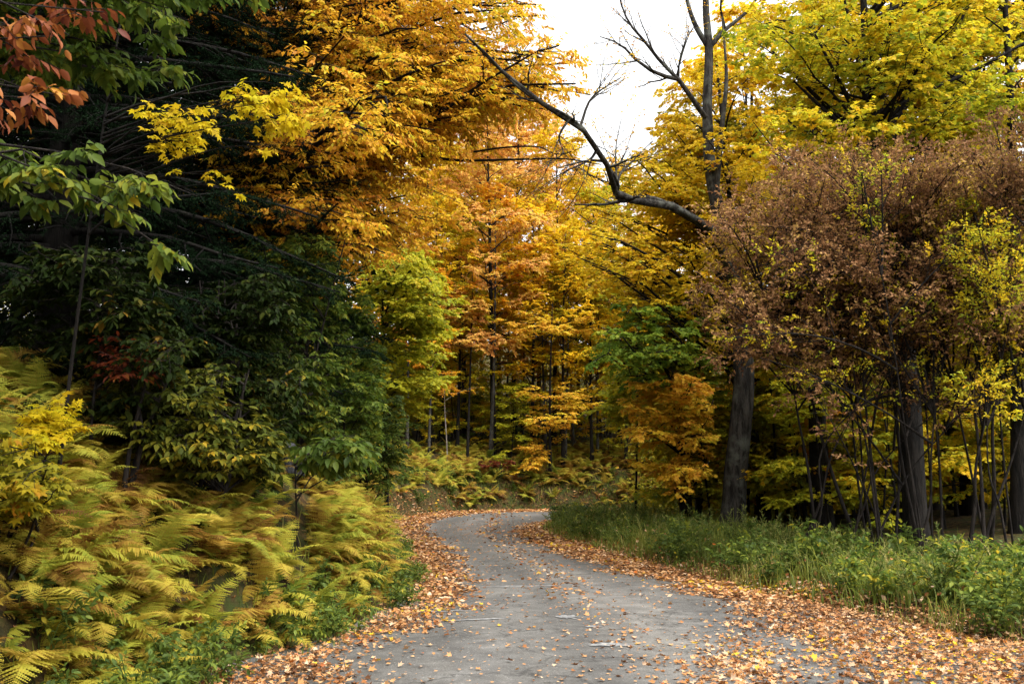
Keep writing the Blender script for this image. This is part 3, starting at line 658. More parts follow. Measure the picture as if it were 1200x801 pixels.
b1 = [limb([(829, 140, YB), (815, 122, 26.6), (795, 93, 26.2), (772, 88, 26), (744, 69, 25.6), (727, 52, 25.3), (703, 43, 25)], .09, .012, 10),
      limb([(797, 95, 26.2), (774, 72, 26), (755, 48, 25.8), (738, 28, 25.7), (727, 2, 25.5), (722, -30, 25.4)], .06, .012, 10),
      limb([(792, 92, 26.2), (800, 62, 26), (808, 40, 26), (814, 30, 26)], .025, .01, 10),
      limb([(723, 226, 20.7), (726, 205, 20.7), (740, 190, 21), (765, 165, 21)], .04, .008, 10),
      limb([(724, 217, 20.3), (722, 200, 20.4), (722, 170, 20.5), (728, 140, 21)], .03, .008, 10),
      limb([(700, 175, 17.8), (690, 188, 17.7), (664, 200, 17.5), (640, 215, 17.3)], .03, .008, 10),
      limb([(680, 149, 16.5), (690, 120, 16.5), (705, 105, 16.5), (727, 92, 16.5)], .03, .006, 10),
      limb([(805, 0, YB), (790, -20, 26), (760, -40, 25), (745, -70, 25)], .04, .008, 10),
      limb([(668, 138, 16), (655, 160, 15.9), (660, 180, 15.8), (640, 190, 15.7)], .025, .006, 10),
      limb([(850, 35, YB), (845, 0, 26.5), (870, -30, 26), (860, -60, 26)], .04, .008, 10)]
BP = np.array([a for a, _ in b1]); BR = np.array([b_ for _, b_ in b1])
allP = np.concatenate([BP, curve(stems[4][0] if len(stems) > 4 else stems[-1][0], 10)[None]]); allR = np.concatenate([BR, np.linspace(.12, .016, 10)[None]])
build_tree('tall half bare maple with a long crooked limb reaching over the road', 'bare_maple', stems, (allP, allR), M['gold'], M['greybark'], rng, leaf=dict(m=4, size=.075, tmpl=OVAL2, dens=.3),
           sec=dict(m=9, L=1.4, t0=.25, ang=.7, flat=.6, droop=-.1), twig=dict(m=6, L=.55, flat=.6, droop=-.05, ang=.65), base=tr[0])
# yellow maple right of the road
rng = np.random.default_rng(107)
tr, R = trunk_at(893, 31, 15, .17, rng, lean=(-1.2, 0))
T5 = targets_px([(650, 290), (700, 270), (790, 250), (840, 260), (835, 340), (790, 370), (720, 350), (660, 330)], 22, 24, 31, rng)
T5 += targets_px([(760, 120), (800, 85), (900, 60), (910, 230), (850, 290), (760, 230), (740, 190)], 38, 25, 33, rng)
T5 += targets_px([(745, 150), (800, 95), (805, 240), (722, 218)], 14, 26, 31, rng)
T5 += targets_px([(660, 240), (760, 220), (780, 260), (680, 300)], 7, 26, 30, rng)
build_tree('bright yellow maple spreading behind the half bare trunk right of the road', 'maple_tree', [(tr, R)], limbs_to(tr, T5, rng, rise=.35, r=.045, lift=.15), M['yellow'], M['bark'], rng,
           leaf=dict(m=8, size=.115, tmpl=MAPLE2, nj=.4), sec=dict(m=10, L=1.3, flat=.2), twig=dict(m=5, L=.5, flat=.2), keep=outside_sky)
# green maple under it, orange maple under that
rng = np.random.default_rng(108)
tr, R = trunk_at(815, 32, 9, .10, rng)
T6 = targets_px([(690, 370), (760, 350), (830, 360), (830, 420), (760, 450), (700, 430)], 28, 23.5, 29, rng)
build_tree('fresh green maple below the yellow crown at the right roadside', 'maple_tree', [(tr, R)], limbs_to(tr, T6, rng, rise=.2, r=.035, lift=.15), M['fresh'], M['bark'], rng,
           leaf=dict(m=8, size=.115, tmpl=MAPLE2, nj=.4), sec=dict(m=9, L=1.0, flat=.2), twig=dict(m=5, L=.45, flat=.2))
rng = np.random.default_rng(109)
tr, R = trunk_at(803, 29.5, 7.5, .2, rng)
Q7 = [(715, 450), (770, 425), (835, 430), (843, 480), (838, 550), (800, 590), (735, 560)]
T7 = targets_px(Q7, 34, 24.5, 29, rng)
build_tree('orange maple with low drooping sprays beside the dark trunk on the verge', 'maple_tree', [(tr, R)], limbs_to(tr, T7, rng, rise=.15, r=.03, lift=.1), M['amber'], M['bark'], rng, keep=near_poly(Q7, rng, 18),
           leaf=dict(m=8, size=.11, tmpl=MAPLE2, nj=.4), sec=dict(m=9, L=.9, flat=.2), twig=dict(m=5, L=.4, flat=.2))
rng = np.random.default_rng(110)
tr, R = trunk_at(742, 34, 8, .04, rng)
T8 = targets_px([(690, 400), (740, 390), (770, 450), (740, 510), (700, 490)], 18, 31.5, 36, rng)
build_tree('slim yellow green maple between the orange maple and the far trunks', 'maple_tree', [(tr, R)], limbs_to(tr, T8, rng, rise=.15, r=.025, lift=.1), M['lime'], M['bark'], rng,
           leaf=dict(m=8, size=.11, tmpl=MAPLE2, nj=.4), sec=dict(m=8, L=.9, flat=.15), twig=dict(m=5, L=.4, flat=.15))
rng = np.random.default_rng(111)
tr, R = trunk_at(905, 29, 6.5, .05, rng)
T9 = targets_px([(885, 510), (910, 470), (960, 500), (950, 580), (900, 590), (885, 560)], 20, 28, 31, rng)
build_tree('green understory maple between the large dark trunks on the verge', 'maple_tree', [(tr, R)], limbs_to(tr, T9, rng, rise=.1, r=.02, lift=.1), M['lime'], M['bark'], rng,
           leaf=dict(m=8, size=.11, tmpl=MAPLE2, nj=.4), sec=dict(m=8, L=.8, flat=.15), twig=dict(m=5, L=.4, flat=.15))

# yellow-green maple above the brown thicket, trunk = the thick dark one
rng = np.random.default_rng(112)
YC = 21.5
zc = hz((1072 - 600) / F * YC, YC)
pts = [P(1074, 632, YC), P(1070, 560, YC), P(1066, 470, YC), P(1055, 360, YC), P(1040, 250, YC), P(1022, 150, YC), P(1015, 60, YC), P(1010, -40, YC), P(1005, -160, YC)]
pts[0][2] = zc - .2
tr = curve(pts, 36); R = np.interp(np.linspace(0, 1, 36), [0, .06, .4, .55, 1], [.36, .255, .21, .14, .03])
st = [(tr, R)]
for e in ((930, 95, 21), (955, 40, 20.5), (985, -20, 21), (1045, -10, 22), (1090, 40, 22.5), (1150, -20, 22), (1120, 110, 22), (905, 60, 21.5)):
    st.append(limb([(1024, 168, YC), ((1024 + e[0]) / 2 + 4, (165 + e[1]) / 2 + 12, (YC + e[2]) / 2), e], .09, .02, 12))
T10 = targets_px([(868, 20), (900, -40), (1210, -40), (1230, 190), (1100, 175), (960, 165), (880, 150), (862, 80)], 62, 18.5, 25, rng)
T10 += targets_px([(1000, -250), (1350, -250), (1350, 100), (1210, 100)], 14, 17, 25, rng)
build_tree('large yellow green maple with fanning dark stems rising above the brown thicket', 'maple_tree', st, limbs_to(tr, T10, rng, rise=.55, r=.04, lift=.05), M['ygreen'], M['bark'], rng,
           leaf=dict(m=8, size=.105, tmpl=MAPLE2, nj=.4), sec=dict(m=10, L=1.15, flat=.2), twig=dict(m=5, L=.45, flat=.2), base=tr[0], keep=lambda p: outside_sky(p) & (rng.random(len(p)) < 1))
# other dark trunks on the right verge
for px, Yd, r, H, lab, lm in ((958, 26, .26, 15, 'dark trunk left of the leaning thicket stems with yellowing crown', 'ygreen'), (888, 33, .18, 15, 'dark slim trunk just right of the half bare maple', 'olive'), (1186, 23, .2, 14, 'dark trunk beside the thicket at the edge of the woods', 'ygreen'), (1125, 29, .17, 14, 'dark trunk deep behind the thicket stems', 'olive')):
    rng = np.random.default_rng(int(px))
    tr, R = trunk_at(px, Yd, H, r, rng, lean=(.3, 0))
    tg = [tr[-1] + np.array([rng.uniform(-3, 3), rng.uniform(-2, 3), rng.uniform(-4.5, .5)]) for _ in range(14)]
    build_tree(lab, 'forest_tree', [(tr, R)], limbs_to(tr, tg, rng, rise=.5, r=.04), M[lm], M['bark'], rng, leaf=dict(m=8, size=.12, tmpl=MAPLE2), sec=dict(m=8, L=1.2), twig=dict(m=5, L=.5))

# brown thicket: multi-stem shrubs
def thicket(seed, px, Yd, poly, n, d0, d1, lab, leafm, nstem, size=.074, dens=1., spread_=1.0):
    rng = np.random.default_rng(seed)
    x = (px - 600) / F * Yd; z = hz(x, Yd); base = np.array([x, Yd, z])
    T = targets_px(poly, n, d0, d1, rng)
    T = [q + rng.normal(0, .22, 3) for q in T]
    st, LPs, LRs = [], [], []
    for i in range(nstem):
        q = T[i * len(T) // nstem]; a = base + np.array([rng.normal(0, .7 * spread_), rng.normal(0, .4), -.1])
        c = a + (q - a) * [.35, .35, .62] + rng.normal(0, .15, 3)
        st.append((curve([a, a + (c - a) * .5 + rng.normal(0, .08, 3), c, q], 18), np.linspace(rng.uniform(.018, .045), .008, 18)))
    for q in T[:]:
        s = st[int(rng.integers(nstem))][0]
        j = int(np.argmin(np.linalg.norm(s[4:15] - (q * [1, 1, .75]), axis=1))) + 4
        a = s[j]; c = a + (q - a) * .5 + np.array([0, 0, .15 * np.linalg.norm(q - a)]) + rng.normal(0, .1, 3)
        t_ = np.linspace(0, 1, 9)[:, None]
        LPs.append((1 - t_) ** 2 * a + 2 * t_ * (1 - t_) * c + t_ * t_ * q); LRs.append(np.linspace(.022, .006, 9))
    return build_tree(lab, 'brown_shrub', st, (np.array(LPs), np.array(LRs)), M[leafm], M['twig'], rng, cat='shrub', base=base, sides=6,
                      leaf=dict(dens=dens * .72, m=8, size=size, tmpl=OVAL2, nj=1.1, droop=.2, phi=1.0, cmix=.6), sec=dict(m=11, L=.9, flat=.9, ang=.75, droop=-.1), twig=dict(m=6, L=.32, flat=.9, droop=-.05), keepbase=.3)
thicket(201, 1010, 18.5, [(818, 330), (832, 280), (860, 235), (905, 190), (980, 160), (1040, 250), (1030, 420), (930, 430), (870, 405), (815, 385)], 125, 16, 20, 'brown leaved thicket shrub leaning towards the road, left half of the brown mass', 'brown', 5)
thicket(202, 1090, 18, [(960, 170), (1060, 155), (1140, 165), (1150, 300), (1110, 400), (1020, 410), (970, 300)], 105, 16, 20, 'brown leaved thicket shrub in the middle of the brown mass before the dark trunk', 'brown', 4)
thicket(203, 1185, 17.5, [(1110, 170), (1220, 150), (1260, 300), (1200, 400), (1120, 380)], 75, 15.5, 19, 'brown leaved thicket shrub at the outer end of the brown mass', 'brown', 4)
thicket(205, 1060, 16.8, [(830, 300), (900, 230), (1000, 170), (1200, 180), (1210, 420), (1000, 440), (860, 450)], 26, 15.5, 17.5, 'sparse yellow leaved shrub growing through the whole brown thicket', 'ygreen', 6, size=.07, dens=.3)
thicket(206, 960, 17.5, [(900, 390), (1180, 380), (1190, 480), (1050, 470), (910, 480)], 12, 16, 19, 'low half bare brown shrub whose twigs hang under the thicket', 'brown', 4, dens=.5)
thicket(204, 1150, 16.5, [(1110, 270), (1215, 230), (1230, 480), (1120, 440)], 30, 15, 18, 'thin yellow leaved shrub tangled in front of the brown thicket', 'ygreen', 5, size=.07)

# ------------------------------------------------------------------ left bank: spruces
def spruce(px, Yd, H, r, L, lab, seed, z0=1.6, ymax=None):
    rng = np.random.default_rng(seed)
    tr, R = trunk_at(px, Yd, H, r, rng, wob=.04); base = tr[0].copy()
    n = 190; s = np.concatenate([np.linspace(z0 / H, .58, 150), np.linspace(.585, .96, 40)]); az = np.arange(n) * 2.4 + rng.normal(0, .2, n)
    pos = np.stack([np.interp(s, np.linspace(0, 1, len(tr)), tr[:, i]) for i in range(3)], -1)
    ln = L * np.clip(1.02 - s * .8, .15, 1) * rng.uniform(.75, 1.15, n)
    e = -.05 + .2 * rng.random(n)
    D = np.stack([np.cos(az) * np.cos(e), np.sin(az) * np.cos(e), np.sin(e)], -1)
    LP = walk(pos, D, ln, 9, .45, .05, rng); LP[:, -3:, 2] += np.array([.01, .05, .12]); LR = (.012 + .012 * ln)[:, None] * np.linspace(1, .2, 9)
    wood, crown = Geo(), Geo()
    tubes(wood, tr, R, 9); tubes(wood, LP, LR, 5)
    SP, SR = kids(LP, LR, m=20, t0=.1, t1=.99, ang=.9, L=.8, rng=rng, K=4, flat=.2, droop=.35, taper=.7)
    TP, TR = kids(SP, SR, m=7, t0=.1, t1=.98, ang=.75, L=.28, rng=rng, K=3, flat=.3, droop=.15, taper=.4)
    tubes(wood, SP, np.maximum(SR, .003), 3)
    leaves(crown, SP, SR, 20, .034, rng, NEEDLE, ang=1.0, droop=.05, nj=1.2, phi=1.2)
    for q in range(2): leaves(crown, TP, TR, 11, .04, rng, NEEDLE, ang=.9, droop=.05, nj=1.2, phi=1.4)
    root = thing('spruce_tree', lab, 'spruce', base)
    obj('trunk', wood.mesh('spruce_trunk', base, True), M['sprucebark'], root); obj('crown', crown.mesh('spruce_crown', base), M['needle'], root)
spruce(60, 11.5, 17, .2, 3.6, 'dark spruce on the bank with drooping black green boughs behind yellow maple sprays', 301, 1.3)
spruce(235, 15.5, 16, .18, 3.2, 'second dark spruce set back on the bank nearer the golden beech', 302, 1.2)
spruce(-60, 15, 18, .2, 4.0, 'dark spruce farthest back on the bank, mostly hidden by the front spruce', 303, 1.2)

# broadleaf understory on the bank
def shrub(seed, px, Yd, poly, n, d0, d1, lab, leafm, leaf, name='shrub', cat='shrub', r=.02, H=None, sec=None, twig=None, stems=4, rise=.5, grow=10):
    rng = np.random.default_rng(seed)
    x = (px - 600) / F * Yd; base = np.array([x, Yd, hz(x, Yd)])
    T = np.array(targets_px(poly, n, d0, d1, rng)); top = max(T[:, 2].max() - base[2], .5) * (.9 if H is None else H)
    st = []
    for i in range(stems):
        q = base + np.array([rng.normal(0, .25), rng.normal(0, .25), top])
        a = base + np.array([rng.normal(0, .06), rng.normal(0, .06), -.08])
        st.append((curve([a, a * .6 + q * .4 + rng.normal(0, .08, 3), q], 14), np.linspace(r * 1.6, r * .4, 14)))
    LPs, LRs = [], []
    for q in T:
        s = st[int(rng.integers(stems))][0]
        l_, r_ = limbs_to(s, [q], rng, rise=rise, r=r, lift=.12); LPs.append(l_[0]); LRs.append(np.clip(r_[0], .003, .03))
    return build_tree(lab, name, st, (np.array(LPs), np.array(LRs)), M[leafm], M['twig'], rng, cat=cat, base=base, sides=6, keep=near_poly(poly, rng, grow), leaf=leaf, sec=dict(m=8, L=.6, flat=.35, **(sec or {})), twig=dict(m=4, L=.28, flat=.2, **(twig or {})), keepbase=.35)
LB = dict(m=7, size=.10, tmpl=OVAL, nj=.35, droop=.45)
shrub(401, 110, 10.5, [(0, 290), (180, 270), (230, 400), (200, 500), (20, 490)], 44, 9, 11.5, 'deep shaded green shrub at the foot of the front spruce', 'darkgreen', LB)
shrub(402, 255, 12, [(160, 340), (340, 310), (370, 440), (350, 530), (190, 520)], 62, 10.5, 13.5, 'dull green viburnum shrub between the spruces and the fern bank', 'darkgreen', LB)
shrub(403, 150, 9.5, [(90, 370), (200, 400), (190, 450), (110, 440)], 7, 9, 10.5, 'dull red leaved shrub in the shade above the ferns', 'red', dict(m=6, size=.08, tmpl=OVAL))
shrub(404, 345, 14.5, [(260, 280), (390, 270), (425, 370), (415, 470), (380, 540), (300, 510)], 62, 13, 16.5, 'dark green sapling leaning out below the spruce boughs', 'beechgreen', LB, name='sapling', cat='sapling')
shrub(405, 392, 17, [(360, 340), (430, 325), (455, 420), (450, 530), (400, 575), (350, 560)], 60, 15.5, 18.5, 'fresh green ash thicket with narrow leaflets at the edge of the dark bank', 'ash', dict(m=9, size=.105, tmpl=OVAL2, nj=.4, droop=.4), name='ash_sapling', cat='sapling')
shrub(406, 250, 10.5, [(110, 440), (290, 420), (340, 520), (330, 560), (230, 560), (100, 540)], 46, 9.5, 11.5, 'yellowing olive shrub just above the ferns', 'dusk', LB)
shrub(407, 430, 20, [(395, 440), (470, 440), (485, 540), (450, 585), (405, 580)], 34, 18.5, 21, 'shaded green sapling beneath the lime maple', 'beechgreen', dict(m=8, size=.1, tmpl=OVAL2), name='sapling', cat='sapling')
shrub(408, 360, 11.5, [(330, 520), (430, 505), (450, 545), (370, 560)], 8, 11, 12.5, 'fresh green sapling with drooping leaves standing above the bank stones', 'beechgreen', dict(m=5, size=.14, tmpl=OVAL, droop=.6), stems=1, r=.012, name='sapling', cat='sapling')
shrub(409, 585, 59.5, [(545, 535), (610, 535), (610, 552), (560, 556)], 8, 58.5, 60.5, 'small dark red shrub behind the far ferns', 'red', dict(m=7, size=.13, tmpl=WIDE2))
shrub(410, 660, 37.5, [(640, 590), (690, 585), (700, 615), (650, 620)], 22, 36, 39, 'rounded dark green bush at the inside of the road bend', 'green', dict(m=8, size=.1, tmpl=OVAL2))
# foreground boughs
NEARL = dict(m=8, size=.078, tmpl=OVAL, nj=.5, droop=.55, cmix=.5)
rng = np.random.default_rng(501)
bz = hz(-4.6, 3.4)
tr = curve([(-4.6, 3.4, bz - .1), (-4.5, 3.5, 3.5), (-4.2, 3.6, 6), (-4, 3.6, 9)], 20)
T_ = targets_px([(-60, -30), (110, -20), (170, 30), (140, 60), (100, 45), (-40, 40)], 9, 3.6, 4.3, rng) + targets_px([(-60, 50), (20, 60), (95, 110), (60, 130), (-20, 110)], 6, 3.6, 4.2, rng)
T_ += [np.array([rng.uniform(-6, -1), rng.uniform(1.5, 5), rng.uniform(5.5, 8.5)]) for _ in range(14)]  # unseen upper crown, added to block sky light over the bank
build_tree('copper orange beech whose leafy twigs hang into the near upper corner', 'beech_tree', [(tr, stem_r(.09, 20))], limbs_to(tr, T_, rng, rise=.15, r=.02, lift=.12), M['copper'], M['twig'], rng, leaf={**NEARL, 'size': .068, 'm': 7}, sec=dict(m=7, L=.35, flat=.2), twig=dict(m=4, L=.2, flat=.25))
rng = np.random.default_rng(502)
bz = hz(-5.2, 5.6)
tr = curve([(-5.2, 5.6, bz - .1), (-5.1, 5.8, 4.2), (-4.8, 6.1, 7), (-4.4, 6.3, 11)], 20)
T_ = targets_px([(90, -60), (320, -60), (310, 10), (250, 40), (100, 60)], 22, 5.6, 7, rng) + targets_px([(40, 60), (230, 75), (250, 90), (60, 90)], 9, 6, 6.8, rng)
T_ += targets_px([(-30, 150), (60, 180), (60, 215), (-30, 200)], 6, 5, 5.6, rng) + [P(150, 222, 5.2), P(235, 228, 5.2), P(190, 225, 5.3), P(140, 245, 5.0), P(205, 270, 5.0)]
T_ += [np.array([rng.uniform(-7, -2), rng.uniform(4, 9), rng.uniform(7.5, 11)]) for _ in range(16)]  # crown out of view overhead, put in to darken the left side
build_tree('green beech with long drooping leafy twigs before the spruce', 'beech_tree', [(tr, stem_r(.1, 20))], limbs_to(tr, T_, rng, rise=.1, r=.02, lift=.16), M['beechgreen'], M['twig'], rng, leaf={**NEARL, 'size': .09}, sec=dict(m=8, L=.34, flat=.2), twig=dict(m=4, L=.22, flat=.25))
rng = np.random.default_rng(503)
xx = (70 - 600) / F * 8.2; bz = hz(xx, 8.2)
tr = curve([(xx, 8.2, bz - .1), (xx + .1, 8.2, 3), (xx + .3, 8.1, 5), (xx + .5, 8, 6.2)], 18)
T_ = targets_px([(265, 90), (330, 85), (375, 120), (370, 165), (320, 180), (270, 140)], 8, 7.2, 8.2, rng) + targets_px([(135, 95), (200, 105), (270, 150), (240, 170), (160, 140)], 5, 7.4, 8.4, rng) + targets_px([(230, 190), (290, 200), (290, 228), (240, 225)], 4, 7.2, 8, rng) + targets_px([(150, 160), (240, 170), (200, 200)], 3, 7.6, 8.4, rng)
YK = [near_poly(q, rng, 30) for q in ([(265, 90), (330, 85), (375, 120), (370, 165), (320, 180), (270, 140)], [(135, 95), (200, 105), (270, 150), (240, 170), (160, 140)], [(230, 190), (290, 200), (290, 228), (240, 225)], [(150, 160), (240, 170), (200, 200)])]
build_tree('slender maple with bright yellow sprays shining before the dark spruce', 'maple_sapling', [(tr, stem_r(.018, 18))], limbs_to(tr, T_, rng, rise=.12, r=.007, lift=.1), M['sunny'], M['blackbark'], rng, cat='sapling', keep=lambda p: YK[0](p) | YK[1](p) | YK[2](p) | YK[3](p), leaf=dict(m=6, size=.075, tmpl=MAPLE, nj=.4, droop=.45), sec=dict(m=8, L=.42, flat=.15), twig=dict(m=3, L=.22, flat=.2))
shrub(504, 30, 8.0, [(30, 455), (90, 440), (100, 490), (60, 540), (10, 530)], 9, 7.4, 8.2, 'yellow maple sapling rising among the ferns at the near left', 'sunny', dict(m=6, size=.085, tmpl=MAPLE, nj=.4, droop=.4), name='maple_sapling', cat='sapling', stems=2, r=.009)
shrub(505, 10, 7.0, [(-20, 490), (60, 510), (85, 570), (40, 610), (-20, 610)], 14, 6.2, 7.2, 'low lime maple sprouts in front of the yellow sapling', 'olive', dict(m=6, size=.08, tmpl=MAPLE, nj=.4, droop=.4), name='maple_sapling', cat='sapling', stems=3, r=.008)
# thin pale sapling stem beyond the bend
rng = np.random.default_rng(506)
tr, R = trunk_at(525, 60, 5, .05, rng)
build_tree('thin pale sapling stem beyond the bend before the dark woods', 'sapling', [(tr, R * .8)], limbs_to(tr, [tr[-1] + rng.normal(0, .8, 3) for _ in range(6)], rng, r=.02), M['orange'], M['palebark'], rng, cat='sapling', leaf=dict(m=6, size=.12, tmpl=WIDE2), sec=dict(m=5, L=.6), twig=dict(m=4, L=.4))

# ------------------------------------------------------------------ stones on the bank
def stone(lab, c, s, seed):
    rng = np.random.default_rng(seed); n, k = 14, 8
    th = np.arange(n) / n * 2 * math.pi; ph = np.linspace(-math.pi / 2, math.pi / 2, k)
    V = np.stack([np.cos(ph)[:, None] * np.cos(th), np.cos(ph)[:, None] * np.sin(th), np.sin(ph)[:, None] * np.ones(n)], -1)
    V = np.sign(V) * np.abs(V) ** .55 * (1 + .07 * rng.normal(size=(k, n, 1))) * np.array(s)
    ii = np.arange(n * k).reshape(k, n)
    g = Geo(); g.add(V.reshape(-1, 3), quads=np.stack([ii[:-1], np.roll(ii, -1, 1)[:-1], np.roll(ii, -1, 1)[1:], ii[1:]], -1).reshape(-1, 4))
    o = tag(obj('stone', g.mesh('stone', smooth=False), M['stone'], loc=c), lab, 'stone'); o.rotation_euler[2] = rng.uniform(-.4, .4)
c = P(333, 560, 13.2); zg = hz(c[0], c[1])
z2 = max(zg, P(333, 552, 13.2)[2] - .1)
for lab, px, dz, s, sd_ in (('wide flat dark stone at the top of the fern bank', 328, .42, (.19, .16, .075), 1), ('upper dark stone right of the flat one on the bank', 345, .40, (.11, .12, .07), 2), ('lower grey stone under the upper one on the bank', 345, .27, (.12, .13, .08), 3), ('buried grey stone under the flat stone on the bank', 329, .2, (.2, .16, .16), 4)):
    q = P(px, 550, 13.2); stone(lab, (q[0], q[1], hz(q[0], q[1]) + dz - .08), s, sd_)

# ------------------------------------------------------------------ ferns
def fern_mesh(seed, nf, L, up=.9):
    rng = np.random.default_rng(seed); g = Geo()
    az = np.arange(nf) * 2.4 + rng.normal(0, .3, nf); e = rng.uniform(.9, 1.42, nf) * up
    D = np.stack([np.cos(az) * np.cos(e), np.sin(az) * np.cos(e), np.sin(e)], -1)
    pos = np.stack([.05 * np.cos(az), .05 * np.sin(az), 0 * az], -1)
    RP = walk(pos, D, L * rng.uniform(.55, 1.25, nf), 12, 1.9, .07, rng); RR = np.full((nf, 12), .004) * np.linspace(1, .3, 12)
    fv = rng.random(nf); fv[rng.random(nf) < .18] = 0.02
    for i in range(nf): tubes(g, RP[i], RR[i], 3, val=max(0, fv[i] - .3))
    m = 30; t = np.linspace(.16, .985, m)[None].repeat(nf, 0)
    pos, T, r = at_t(RP, RR, t)
    S = nrm(np.cross(T, UP)); B = np.cross(S, T)
    pl = L * .24 * np.sin(np.clip((1 - t) * 1.15 + .05, 0, 1) * math.pi * .62) ** 1.0
    # pinna outline with toothed edges
    z = [(0, 0, 0)]; k = 6
    for j in range(k): z += [((j + .55) / k, .115 * (1 - j / k) + .015, .02), ((j + .95) / k, .03 * (1 - j / k), 0)]
    n1 = len(z); TV = np.array(z + [(x, -y, zz) for x, y, zz in z[1:]] + [(1.0, 0, -.04)])
    top = list(range(0, n1)) + [len(TV) - 1]; bot = [0] + list(range(n1, 2 * n1 - 1)) + [len(TV) - 1]
    TF = np.array([(top[j], bot[j], bot[j + 1]) for j in range(1, len(top) - 1)] + [(top[j], bot[j + 1], top[j + 1]) for j in range(0, len(top) - 2)])
    for sd2 in (1, -1):
        Dp = nrm(.35 * T + sd2 * S - UP * rng.uniform(.0, .4, (nf, 1, 1)) + .09 * rng.normal(size=T.shape)); Nn = nrm(B + .3 * rng.normal(size=B.shape))
        val = np.clip(.75 * fv[:, None] + .25 * rng.random((nf, m)) - .0 * t, 0, 1)
        place_leaves(g, pos.reshape(-1, 3), Dp.reshape(-1, 3), Nn.reshape(-1, 3), pl.ravel(), (TV, TF), val.ravel())
    return g.mesh('fern')
def by_stones(x, y): return 11.0 < y < 13.7 and 312 < 600 + x / y * F < 366
ferns = [fern_mesh(600 + i, 7 + i % 3, .8 + .08 * (i % 3)) for i in range(6)]
for fm in ferns: fm.materials.append(M['fern'])
proto_f = [obj('fern', fm) for fm in ferns]
rngf = np.random.default_rng(61)
def put_ferns(n, xr, yr, dmin, dmax, label, group, s0, s1, brown=.15, test=None):
    k = 0; tries = 0
    while k < n and tries < 40000:
        tries += 1
        x = rngf.uniform(*xr); y = rngf.uniform(*yr); d = sdist(np.array([x]), np.array([y]), LO)[0]
        if not dmin < d < dmax or by_stones(x, y): continue
        if test is not None and not test(x, y, d): continue
        o = proto_f[int(rngf.integers(6))].copy(); COL.objects.link(o)
        o.location = (x, y, hz(x, y) - .03); s = rngf.uniform(s0, s1); o.scale = (s, s, s * rngf.uniform(.85, 1.1))
        o.rotation_euler = (rngf.normal(0, .16), .08 + rngf.normal(0, .16), rngf.uniform(0, 6.28))
        o.rotation_mode = 'ZYX'
        if rngf.random() < brown: o.material_slots[0].link = 'OBJECT'; o.material_slots[0].material = M['fernbrown']
        tag(o, label, 'fern', group); k += 1
put_ferns(215, (-8.5, -1.5), (5, 22), .22, 3.6, 'golden fern with arching fronds in the dense drift on the left bank', 'ferns on the left bank', .5, .82, .22, lambda x, y, d: x / y > -.56)
put_ferns(62, (-7, 9), (56, 64), .3, 4.0, 'yellow brown fern on the low bank beyond the road bend', 'ferns beyond the bend', .8, 1.3, .4, lambda x, y, d: y > 56)
put_ferns(22, (-9, -4), (28, 56), .8, 3, 'yellow brown fern on the roadside bank nearing the bend', 'ferns along the bank near the bend', .8, 1.2, .4)
# the rest of the ferns, past counting, behind and between those
g = Geo()
fdat = []
for fm in ferns[:4]:
    co = np.empty(len(fm.vertices) * 3, np.float32); fm.vertices.foreach_get("co", co)
    li = np.empty(len(fm.loops), np.int32); fm.loops.foreach_get("vertex_index", li)
    tot = np.empty(len(fm.polygons), np.int32); fm.polygons.foreach_get("loop_total", tot)
    vv = np.empty(len(fm.vertices), np.float32); fm.attributes["v"].data.foreach_get("value", vv)
    nt3 = int((tot == 3).sum()); fdat.append((co.reshape(-1, 3), li[:nt3 * 3].reshape(-1, 3), li[nt3 * 3:].reshape(-1, 4), vv))
def fern_mass(n, xr, yr, dmin, dmax, s0, s1, test=None):
    k = 0
    while k < n:
        x = rngf.uniform(*xr); y = rngf.uniform(*yr); d = sdist(np.array([x]), np.array([y]), LO)[0]
        if not dmin < d < dmax or by_stones(x, y) or (test and not test(x, y)): continue
        co, t3, q4, vv = fdat[int(rngf.integers(4))]; a = rngf.uniform(0, 6.28); s_ = rngf.uniform(s0, s1)
        R_ = np.array([[math.cos(a), -math.sin(a), 0], [math.sin(a), math.cos(a), 0], [0, 0, 1]])
        p = co @ R_.T * s_; p[:, 0] += p[:, 2] * rngf.uniform(-.05, .25)
        g.add(p + [x, y, hz(x, y) - .03], t3, q4, np.clip(vv * .8 + rngf.uniform(-.1, .25), 0, 1)); k += 1
fern_mass(720, (-11, -1.5), (5, 26), .2, 4.3, .45, .8, lambda x, y: x / y > -.58)
fern_mass(330, (-6.5, -1.5), (5, 15), .15, 2.6, .4, .72)
fern_mass(110, (-12, -4), (22, 57), .8, 6, .8, 1.2)
fern_mass(300, (-9, 14), (55, 68), .2, 8, .9, 1.4)
struct('fern_undergrowth', g.mesh('fern_undergrowth'), M['fern'], 'stuff')
for o in proto_f: bpy.data.objects.remove(o)

